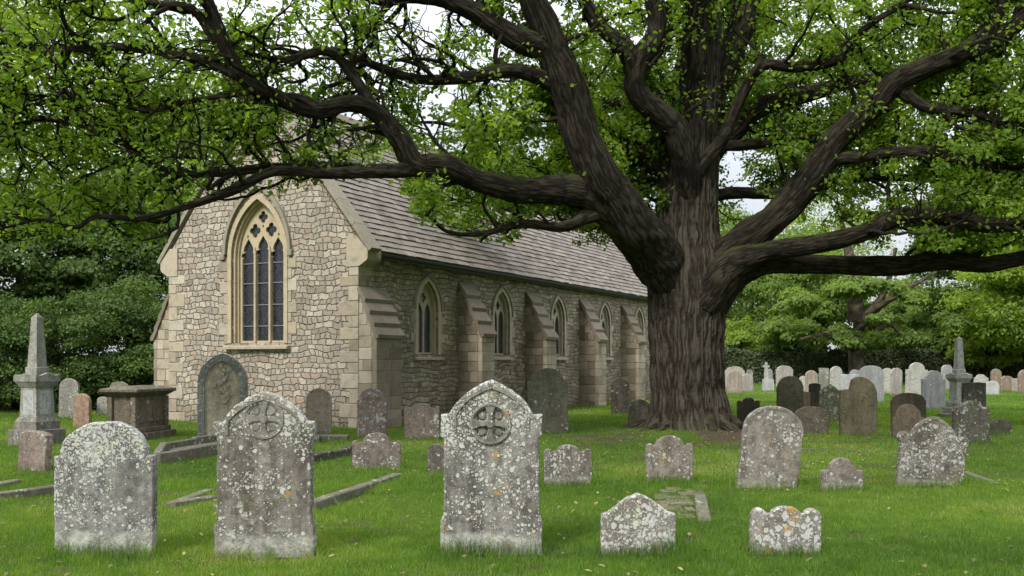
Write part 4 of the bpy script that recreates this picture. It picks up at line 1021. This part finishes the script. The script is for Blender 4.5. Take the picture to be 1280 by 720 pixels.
def hollow(p):                        # open windows in the crown where sky, gable and limbs show
    return vn(np.asarray(p)*np.array([.55, .4, .75])+3.7, 77)
tw = Tubes(); LEAFP = []; LEAFD = []
def wander(p, dr, l, step, wob, up):
    pts = [p.copy()]; n = max(2, int(l/step))
    for j in range(n):
        dr = dr+np.array([random.gauss(0, wob), random.gauss(0, wob), random.gauss(0, wob*.7)+up]); dr /= np.linalg.norm(dr)
        p = p+dr*step; pts.append(p.copy())
    return np.array(pts), dr
def leafy(pts, n, spread):
    t = rng.integers(0, len(pts), n); q = pts[t]+rng.normal(0, spread, (n, 3))*np.array([1, 1, .7]); LEAFP.append(q)
def secondary(p, dr, l, r, up=.02):
    pts, _ = wander(p, dr, l, .15, .33, up)
    if below(pts[-1], 10) or below(pts[len(pts)//2], 10): return
    rad = np.linspace(r, .011, len(pts))
    tw.add(rel(pts), rad, 6 if r < .03 else 8, 0, random.randint(0, 99), .12)
    n3 = int(l*5.2)
    for _ in range(n3):
        i = random.randint(1, len(pts)-1); tg = pts[i]-pts[i-1]; tg /= np.linalg.norm(tg)
        d3 = tg*.7+np.array([random.gauss(0, .7), random.gauss(0, .7), random.gauss(.1, .5)]); d3 /= np.linalg.norm(d3)
        q, _ = wander(pts[i], d3, random.uniform(.35, .95), .11, .34, .01)
        if below(q[-1], 0): continue
        tw.add(rel(q), np.linspace(.012, .006, len(q)), 4, 0, 5, 0)
        if hollow(q[-1:])[0] > .22: leafy(q[len(q)//3:], (44 if p[0] > -1.5 else 26) if p[1] < 22 else 24, .09)
    leafy(pts[len(pts)//2:], 26, .10)
for nm, (p_, r_) in limb3d.items():
    seg = np.r_[0, np.cumsum(np.linalg.norm(np.diff(p_, axis=0), axis=1))]; tot = seg[-1]
    s0 = tot*.30 if nm in ('l1', 'r1', 'l2') else tot*.22
    if nm in ('r3', 'r2'): s0 = 3.2
    dens = {'l8': .2, 'l3': .27, 'l4': .30, 'l5': .25, 'l9': .27, 'l10': .27, 'l2': .30}.get(nm, .36 if nm[0] == 'u' else .235)
    s = s0
    while s < tot:
        i = min(int(np.searchsorted(seg, s)), len(p_)-1); i = max(i, 1)
        tg = p_[i]-p_[i-1]; tg /= np.linalg.norm(tg)
        sd = np.array([random.gauss(0, 1), random.gauss(0, 1), random.gauss(.15, .75)]); sd -= tg*np.dot(sd, tg)*.8; sd /= np.linalg.norm(sd)
        if nm[0] != 'u' and sd[1] < .1 and random.random() < .86: sd[1] = abs(sd[1])+.25
        dr = tg*random.uniform(.25, .8)+sd*.9
        l = random.uniform(.9, 2.5)*(1.15 if nm[0] == 'u' else 1)*(1.25 if nm in ('l3', 'l4', 'l5', 'l9', 'l10', 'l11') else 1)
        if nm == 'l8': l *= .55
        secondary(p_[i], dr/np.linalg.norm(dr), l, min(.055, max(.020, r_[i]*.45)))
        s += random.expovariate(1/dens)
    # leafy end spray
    secondary(p_[-1], (p_[-1]-p_[-3])/np.linalg.norm(p_[-1]-p_[-3]), 1.4, max(.012, r_[-1]))
# long sinuous side boughs of the low left-hand limbs
for nm in ('l3', 'l4', 'l5', 'l9', 'l10', 'l11', 'l2', 'r4', 'r5', 'r2', 'm4', 'l7'):
    p_, r_ = limb3d[nm]; seg = np.r_[0, np.cumsum(np.linalg.norm(np.diff(p_, axis=0), axis=1))]; s = seg[-1]*.3
    while s < seg[-1]:
        i = max(1, min(int(np.searchsorted(seg, s)), len(p_)-1)); tg = p_[i]-p_[i-1]; tg /= np.linalg.norm(tg)
        dr = tg*.9+np.array([random.gauss(0, .3), random.gauss(0, .5), random.gauss(0, .75)]); dr /= np.linalg.norm(dr)
        l = random.uniform(1.6, 3.4); pts, _ = wander(p_[i], dr, l, .17, .30, 0)
        s += random.uniform(.35, .75)
        if below(pts[-1], 12) or below(pts[len(pts)//2], 12) or (pts[-1][0] > -8 and nm[0] == 'l' and below(pts[-1], -25)): continue
        r0 = min(.042, max(.022, r_[i]*.7)); tw.add(rel(pts), np.linspace(r0, .012, len(pts)), 8, 0, random.randint(0, 99), .15)
        for _ in range(int(l*1.5)):
            k = random.randint(2, len(pts)-1); d3 = pts[k]-pts[k-1]; d3 = d3/np.linalg.norm(d3)*.6+np.array([random.gauss(0, .4), random.gauss(.1, .5), random.gauss(0, .6)])
            secondary(pts[k], d3/np.linalg.norm(d3), random.uniform(.6, 1.3), .016)
tw.build('twigs', M['twigbark'], oak)
def leaf_mesh(name, P, size, parent, mat, off=(0, 0, 0), flat=.55, seed=0, rmul=None, outward=None):
    r = np.random.default_rng(seed); n = len(P)
    nm = r.normal(0, 1, (n, 3)); nm /= np.linalg.norm(nm, axis=1)[:, None]
    nm = nm*(1-flat)+np.array([0, 0, 1.])*flat
    if outward is not None: nm = nm+outward*.8
    nm /= np.linalg.norm(nm, axis=1)[:, None]
    a = r.normal(0, 1, (n, 3)); a -= nm*np.sum(a*nm, 1)[:, None]; a /= np.linalg.norm(a, axis=1)[:, None]
    a[:, 2] -= .25; a /= np.linalg.norm(a, axis=1)[:, None]
    b = np.cross(nm, a); s = (size*r.uniform(.65, 1.25, n))[:, None]
    shp = [(0, 0, 0), (.38, .30, .06), (.80, .24, .03), (1.05, 0, -.05), (.75, -.27, .03), (.33, -.27, .06)]
    V = np.stack([P+s*(u*a+v*b+w_*nm) for u, v, w_ in shp], 1).reshape(-1, 3)-np.array(off)
    i0 = (np.arange(n)*6)[:, None]
    fc = np.concatenate([i0+np.array([[0, 1, 2, 3]]), i0+np.array([[0, 3, 4, 5]])])
    cl = vn(P*1.1, 5)                  # neighbouring sprays differ in tone
    rv = np.clip(.55*r.random(n)+.5*(cl-.5)+.22, 0, 1) if rmul is None else np.clip(.55*r.random(n)+rmul, 0, 1)
    me = mesh_np(name, V, fc, {'rnd': ('FLOAT', np.repeat(rv, 6))})
    return link(name, me, mat, parent)
LP = np.concatenate(LEAFP); LP = LP[~below(LP, 4)]
# the crown is thin around the big limbs on their open side, so that the limbs stay visible
DM = np.full((520, 1500), 1e9)
for nm, (p_, r_) in limb3d.items():
    if nm[0] == 'u': continue
    for q, rd in zip(p_[::2], r_[::2]):
        a = int(640+q[0]/q[1]*F)+100; b = int(HZ-(q[2]-CAMH)/q[1]*F)+60; w_ = int(max(3, rd/q[1]*F*1.05+2))
        if 0 <= a < 1500 and 0 <= b < 520: DM[max(0, b-w_):b+w_+1, max(0, a-w_):a+w_+1] = np.minimum(DM[max(0, b-w_):b+w_+1, max(0, a-w_):a+w_+1], q[1])
a = np.clip((640+LP[:, 0]/LP[:, 1]*F).astype(int)+100, 0, 1499); b = np.clip((HZ-(LP[:, 2]-CAMH)/LP[:, 1]*F).astype(int)+60, 0, 519)
infr = LP[:, 1] < DM[b, a]
LP = LP[~((DM[b, a] < 1e8) & infr & (rng.random(len(LP)) < .82))]
thin = (LP[:, 0] < -2.5) & (LP[:, 1] < 18) & (rng.random(len(LP)) < .30); LP = LP[~thin]
print('oak leaves', len(LP), 'twig verts', tw.n)
leaf_mesh('crown', LP, .096, oak, M['oakleaf'], (TREE.x, TREE.y, 0), .45, 3)

# ------------------------------------------------------------------ other trees and shrubs
def blob_tree(name, label, cat, x, y, rx, rz, zc, n, size, mat, group, trunk=None, clumps=46, seed=1, flat=.3, drop=.0, shell=.55, limbs=0, tr=.25):
    r = np.random.default_rng(seed)
    o = empty(name, (x, y, 0)); tag(o, label, cat, group)
    # clump centres in an uneven ellipsoid
    dv = r.normal(0, 1, (clumps, 3)); dv /= np.linalg.norm(dv, axis=1)[:, None]
    rad = r.uniform(shell, 1.0, clumps)**.7
    cc = dv*rad[:, None]*np.array([rx, rx, rz]); cc[:, 2] += zc
    cr_ = r.uniform(.22, .42, clumps)*min(rx, rz)*1.0
    w_ = cr_**2; k = r.choice(clumps, n, p=w_/w_.sum())
    d2 = r.normal(0, 1, (n, 3)); d2 /= np.linalg.norm(d2, axis=1)[:, None]
    d2[:, 2] = np.where(d2[:, 2] < -.2, -d2[:, 2]*.6, d2[:, 2])
    q = cc[k]+d2*(cr_[k]*r.uniform(.55, 1.08, n)**.6)[:, None]*np.array([1.15, 1.15, .75])
    q += (vn(q*2.2, 8)-.5)[:, None]*.35*cr_[k][:, None]*2*d2
    keep = q[:, 2] > drop
    q, d2, k = q[keep], d2[keep], k[keep]
    tone = (r.random(clumps)[k]-.5)*.35+.22
    leaf_mesh('crown', q, size, o, mat, (0, 0, 0), flat, seed+9, tone, d2)
    T = Tubes(); h = trunk or zc
    P_, r_ = catmull([Vector((0, 0, -.2)), Vector((.03*h, .02, h*.35)), Vector((-.02*h, 0, h*.7)), Vector((.02*h, .05, h))], [tr*1.3, tr, tr*.8, tr*.4], .3); T.add(P_, r_, 14, .03, seed, .08)
    T.build('trunk', M['farbark'], o)
    for i in range(limbs):
        T = Tubes(); t = cc[r.integers(0, clumps)]; z0 = h*r.uniform(.4, .85)
        pts = [Vector((0, 0, z0)), Vector((t[0]*.3, t[1]*.3, z0+(t[2]-z0)*.2+r.uniform(-.2, .4))), Vector((t[0]*.7, t[1]*.7, z0+(t[2]-z0)*.7+r.uniform(-.4, .4))), Vector(t)]
        P_, r_ = catmull(pts, [tr*.55, tr*.42, tr*.25, .03], .3); T.add(P_, r_, 9, .01, i, .08); T.build('limb', M['farbark'], o)
    return o
def X_(px, d): return (px-640)/F*d
GL = 'evergreen shrubs left of the chapel'
for i, (px, d, rx, rz, zc, lb) in enumerate([
    (-70, 29.5, 2.3, 2.4, 1.7, 'dark evergreen shrub cut by the left edge behind the obelisk'),
    (18, 30.5, 2.0, 2.3, 1.8, 'dense dark evergreen shrub directly behind the left obelisk'),
    (92, 30.0, 1.9, 2.1, 1.6, 'dark laurel-like shrub behind the grey round headstone'),
    (160, 31.0, 1.9, 2.3, 1.8, 'dark shrub behind the box tomb close to the chapel corner'),
    (225, 33.0, 1.8, 2.6, 2.0, 'dark shrub disappearing behind the chapel corner')]):
    blob_tree('evergreen_shrub', lb, 'shrub', X_(px, d), d, rx, rz, zc, 26000, .095, M['darkleaf'], GL, 1.6, 40, 20+i, .15, .05, .35, tr=.1)
GT = 'woodland trees left of the chapel'
for i, (px, d, rx, rz, zc, m, lb) in enumerate([
    (-130, 35, 3.6, 4.4, 7.5, 'midleaf', 'mid-green tree mostly beyond the left edge above the shrubs'),
    (20, 36.5, 3.3, 3.0, 5.2, 'darkleaf', 'dark evergreen tree rising behind the obelisk shrubs'),
    (160, 37.5, 2.8, 2.8, 5.6, 'darkleaf', 'dark tree behind the chapel corner at the left'),
    (50, 41, 5.0, 6.2, 11.0, 'limeleaf', 'tall bright green tree seen through the oak twigs at far left'),
    (235, 46, 4.2, 4.6, 10.0, 'limeleaf', 'pale green tree rising behind the chapel gable at the left'),
    (-130, 43, 4.6, 5.0, 10.0, 'limeleaf', 'tall tree beyond the left edge, top seen through the oak')]):
    blob_tree('woodland_tree', lb, 'tree', X_(px, d), d, rx, rz, zc, 30000, .16, M[m], GT, zc*.9, 60, 40+i, .25, .3, .4, limbs=4)
GR = 'trees beyond the hedge at the right'
for i, (px, d, rx, rz, zc, m, lb, n, nl) in enumerate([
    (940, 76, 5.6, 4.8, 7.4, 'midleaf', 'leafy tree filling the gap right of the oak trunk', 26000, 4),
    (1010, 72, 5.0, 4.2, 6.2, 'midleaf', 'soft green tree left of the distant oak trunk', 26000, 4),
    (1160, 78, 4.8, 3.0, 4.2, 'midleaf', 'green tree low behind the distant oak on its right', 24000, 4),
    (1215, 66, 4.2, 4.8, 6.2, 'darkleaf', 'deep green tree behind the right obelisk', 28000, 3),
    (1290, 58, 4.0, 5.0, 6.4, 'limeleaf', 'bright yellow-green tree at the right edge', 28000, 3),
    (1380, 60, 4.5, 4.5, 5.5, 'midleaf', 'green tree just beyond the right edge', 16000, 3),
    (880, 84, 6.0, 5.5, 9.0, 'midleaf', 'tall tree behind the oak trunk in the distance', 20000, 3),
    (1260, 90, 7.0, 6.6, 12.0, 'midleaf', 'tallest distant tree rising behind the bright one', 22000, 4),
    (1020, 95, 6.5, 6.0, 12.0, 'limeleaf', 'pale distant treetop showing under the right limbs', 20000, 3),
    (760, 90, 6.0, 4.0, 6.5, 'midleaf', 'distant tree hidden behind the chapel end', 16000, 2),
    (830, 80, 5.0, 3.6, 4.6, 'midleaf', 'distant tree standing between chapel end and oak, low behind the hedge', 14000, 2),
    (925, 70, 2.8, 2.0, 2.7, 'limeleaf', 'low bright bushy tree just above the hedge beside the trunk', 14000, 2),
    (985, 69, 3.0, 2.1, 2.9, 'midleaf', 'low bushy tree above the hedge left of the distant oak', 14000, 2),
    (1110, 71, 3.0, 2.0, 2.8, 'limeleaf', 'low bright bushy tree above the hedge right of the distant oak', 14000, 2),
    (1165, 69, 2.6, 2.0, 2.9, 'midleaf', 'low bushy tree above the hedge left of the right obelisk', 12000, 2),
    (1235, 63, 2.4, 2.2, 3.0, 'limeleaf', 'low bright green tree right of the right obelisk', 14000, 2)]):
    blob_tree('distant_tree', lb, 'tree', X_(px, d), d, rx, rz, zc, n, .22, M[m], GR, zc*.9, 64, 60+i, .25, .5, .35, limbs=nl, tr=.3)
# the distant oak with its visible trunk
d = 62; o = blob_tree('distant_oak', 'distant oak with visible forked trunk and layered branches before the hedge', 'tree', X_(1070, d), d, 6.6, 2.3, 4.4, 24000, .24, M['midleaf'], None, 3.2, 60, 91, .35, 1.6, .5, limbs=0, tr=.55)
def dl(pts):
    T = Tubes(); P_, r_ = catmull([at(a, b, c)-Vector((X_(1070, d), d, 0)) for a, b, c, w in pts], [pxr(w, c) for a, b, c, w in pts], .2); T.add(P_, r_, 14, .02, 3, .08); T.build('limb', M['farbark'], o)
dl([(1070, 400, 61.5, 22), (1068, 360, 61, 17), (1062, 320, 61, 12), (1050, 270, 61, 5)])
dl([(1072, 410, 61.5, 14), (1098, 378, 60.5, 10), (1112, 345, 60, 7), (1120, 310, 60, 4)])
dl([(1074, 400, 61.5, 12), (1110, 376, 60, 7), (1150, 352, 60, 5), (1170, 340, 60, 3)])
dl([(1066, 436, 61.5, 9), (1045, 424, 60, 6), (1030, 418, 59.5, 5), (1000, 424, 59, 3)])
dl([(1072, 434, 61.5, 9), (1110, 406, 60, 5), (1128, 420, 60, 4), (1150, 424, 60, 3)])
# hedge
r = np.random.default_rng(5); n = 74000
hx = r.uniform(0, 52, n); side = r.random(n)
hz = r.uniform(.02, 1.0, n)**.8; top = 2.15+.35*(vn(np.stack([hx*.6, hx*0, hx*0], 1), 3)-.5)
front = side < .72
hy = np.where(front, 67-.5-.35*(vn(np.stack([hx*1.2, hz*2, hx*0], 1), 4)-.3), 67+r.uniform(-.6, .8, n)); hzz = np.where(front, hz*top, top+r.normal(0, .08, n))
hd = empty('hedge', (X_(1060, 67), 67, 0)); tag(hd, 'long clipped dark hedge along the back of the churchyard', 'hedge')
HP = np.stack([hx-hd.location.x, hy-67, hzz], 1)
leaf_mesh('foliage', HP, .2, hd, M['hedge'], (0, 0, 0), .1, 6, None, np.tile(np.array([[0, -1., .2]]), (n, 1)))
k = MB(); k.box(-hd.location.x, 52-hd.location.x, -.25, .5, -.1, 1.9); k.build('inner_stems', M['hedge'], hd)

# ------------------------------------------------------------------ grass
def blades(n, y0, y1, hgt, wid, seg, seed, xm=.62, pw=1.0):
    r = np.random.default_rng(seed)
    # density falls with distance
    y = y0*(y1/y0)**(r.random(n)**pw); x = r.uniform(-xm, xm, n)*(y+.6)
    s = soil_f(x, y); keep = r.random(n) > s*1.15
    # not inside the chapel
    cx_, sx_ = math.cos(-TH), math.sin(-TH); lx = (x+3.57)*cx_-(y-22.3)*sx_; ly = (x+3.57)*sx_+(y-22.3)*cx_
    keep &= ~((lx < .0) & (lx > -6.1) & (ly > 0) & (ly < 20.6))
    x, y = x[keep], y[keep]; n = len(x)
    tuft = vn(np.stack([x*2.2, y*2.2, x*0], 1), 31); big = vn(np.stack([x*.5, y*.5, x*0], 1), 33); mid = vn(np.stack([x*6, y*6, x*0], 1), 35)
    h = hgt*r.uniform(.45, 1.15, n)*(.55+.7*tuft+.35*mid)
    for (sx, sy, sw, st) in STONES:
        if sy > y1+1 or sy < y0-1: continue
        dx = np.maximum(np.abs(x-sx)-sw/2, 0); dy = np.minimum(np.abs(y-sy), np.abs(y-sy-st)); near = np.exp(-((dx/.07)**2+(dy/.09)**2)); h *= 1+2.1*near
        x = np.where((np.abs(x-sx) < sw/2) & (y > sy) & (y < sy+st), x+50, x)
    a = r.uniform(0, 2*np.pi, n); ln = r.uniform(.1, .75, n)*h; a2 = r.uniform(0, 2*np.pi, n)
    z = gz(x, y)-.004; B = np.stack([x, y, z], 1)
    wv = np.stack([np.cos(a), np.sin(a), a*0], 1)*(wid*r.uniform(.6, 1.3, n)/2)[:, None]
    lv = np.stack([np.cos(a2)*ln, np.sin(a2)*ln, h], 1)
    if seg:
        mid_ = B+lv*np.array([.3, .3, .55]); V = np.stack([B-wv, B+wv, mid_+wv*.75, mid_-wv*.75, B+lv], 1).reshape(-1, 3); i0 = (np.arange(n)*5)[:, None]
        fc = np.concatenate([i0+np.array([[0, 1, 2]]), i0+np.array([[0, 2, 3]]), i0+np.array([[3, 2, 4]])]); k = 5
    else:
        V = np.stack([B-wv, B+wv, B+lv], 1).reshape(-1, 3); fc = (np.arange(n)*3)[:, None]+np.array([[0, 1, 2]]); k = 3
    rv = np.clip(.42*r.random(n)+.75*(big-.5)+.35*(mid-.5)+.26+(r.random(n) > .965)*.45, 0, 1)
    return V, fc, np.repeat(rv, k)
parts = [blades(330000, 6.4, 12.5, .050, .0048, True, 1), blades(330000, 11.5, 26, .052, .010, False, 2), blades(260000, 24, 62, .07, .026, False, 3)]
base = 0; VV = []; FF = []; RR = []
for V, fc, rv in parts: VV.append(V); FF.append(fc+base); RR.append(rv); base += len(V)
me = mesh_np('grass', np.concatenate(VV), np.concatenate(FF), {'rnd': ('FLOAT', np.concatenate(RR))})
gr = link('grass', me, M['grass']); tag(gr, 'short mown green grass with taller tufts round the stones', 'grass', kind='stuff')
n = 1500; yy = 6.6*(24/6.6)**rng.random(n); xx = rng.uniform(-.6, .6, n)*yy
near = rng.random(n) < .5
xx = np.where(near, TREE.x+rng.normal(0, 4.2, n), xx); yy = np.where(near, 17.5+rng.normal(0, 2.6, n), yy)
FLP = np.stack([xx, yy, gz(xx, yy)+.045], 1)
fl_ = leaf_mesh('fallen_leaves', FLP, .05, None, M['fallen'], (0, 0, 0), .8, 12, rng.uniform(-.3, .35, n)); tag(fl_, 'scattered dry yellow leaves lying on the grass', 'fallen leaves', kind='stuff')

# ------------------------------------------------------------------ light, sky, camera
sc = bpy.context.scene
wld = bpy.data.worlds.new('World'); sc.world = wld; wld.use_nodes = True; nt = wld.node_tree; nt.nodes.clear()
SUN_EL, SUN_AZ = R(43), R(212)        # azimuth clockwise from +Y: behind the camera, a little left
sky = nt.nodes.new('ShaderNodeTexSky'); sky.sky_type = 'NISHITA'; sky.sun_disc = False; sky.sun_elevation = SUN_EL; sky.sun_rotation = SUN_AZ
tc = nt.nodes.new('ShaderNodeTexCoord'); nz = nt.nodes.new('ShaderNodeTexNoise'); nz.inputs['Scale'].default_value = 2.2; nz.inputs['Detail'].default_value = 5
nt.links.new(tc.outputs['Generated'], nz.inputs['Vector'])
rp = nt.nodes.new('ShaderNodeValToRGB'); rp.color_ramp.elements[0].color = (5.6, 5.9, 6.4, 1); rp.color_ramp.elements[1].color = (8.2, 8.3, 8.5, 1); rp.color_ramp.elements[0].position = .35; rp.color_ramp.elements[1].position = .7
nt.links.new(nz.outputs[0], rp.inputs[0])
mx = nt.nodes.new('ShaderNodeMix'); mx.data_type = 'RGBA'; mx.inputs[0].default_value = .88
nt.links.new(sky.outputs[0], mx.inputs[6]); nt.links.new(rp.outputs[0], mx.inputs[7])
sx = nt.nodes.new('ShaderNodeSeparateXYZ'); nt.links.new(tc.outputs['Generated'], sx.inputs[0])
mr = nt.nodes.new('ShaderNodeMapRange'); mr.inputs[1].default_value = .05; mr.inputs[2].default_value = .95; mr.inputs[3].default_value = .42; mr.inputs[4].default_value = 1.55
nt.links.new(sx.outputs[2], mr.inputs[0]); sc_ = nt.nodes.new('ShaderNodeVectorMath'); sc_.operation = 'SCALE'
nt.links.new(mx.outputs[2], sc_.inputs[0]); nt.links.new(mr.outputs[0], sc_.inputs['Scale']); mx = sc_
bg = nt.nodes.new('ShaderNodeBackground'); bg.inputs[1].default_value = .10; nt.links.new(mx.outputs[0], bg.inputs[0])
wo = nt.nodes.new('ShaderNodeOutputWorld'); nt.links.new(bg.outputs[0], wo.inputs[0])
ld = bpy.data.lights.new('sun', 'SUN'); ld.energy = 1.5; ld.angle = R(14); ld.color = (1, .95, .86)
so = bpy.data.objects.new('sun', ld); C.objects.link(so)
sdir = Vector((math.sin(SUN_AZ)*math.cos(SUN_EL), math.cos(SUN_AZ)*math.cos(SUN_EL), math.sin(SUN_EL)))
so.rotation_euler = sdir.to_track_quat('Z', 'Y').to_euler(); so.location = (0, 0, 30)
cd = bpy.data.cameras.new('camera'); cam = bpy.data.objects.new('camera', cd); C.objects.link(cam)
cam.location = (0, 0, CAMH); cam.rotation_euler = (R(90), 0, 0); cd.sensor_width = 36; cd.lens = 36*F/1280; cd.shift_y = (HZ-360)/1280
cd.clip_end = 4000; sc.camera = cam
sc.view_settings.view_transform = 'Standard'; sc.view_settings.look = 'None'; sc.view_settings.gamma = 1
sc.view_settings.exposure = 1.3
sc.render.engine = 'CYCLES'; sc.cycles.use_denoising = True
sc.cycles.max_bounces = 6; sc.cycles.diffuse_bounces = 4; sc.cycles.transmission_bounces = 4; sc.cycles.caustics_reflective = False; sc.cycles.caustics_refractive = False
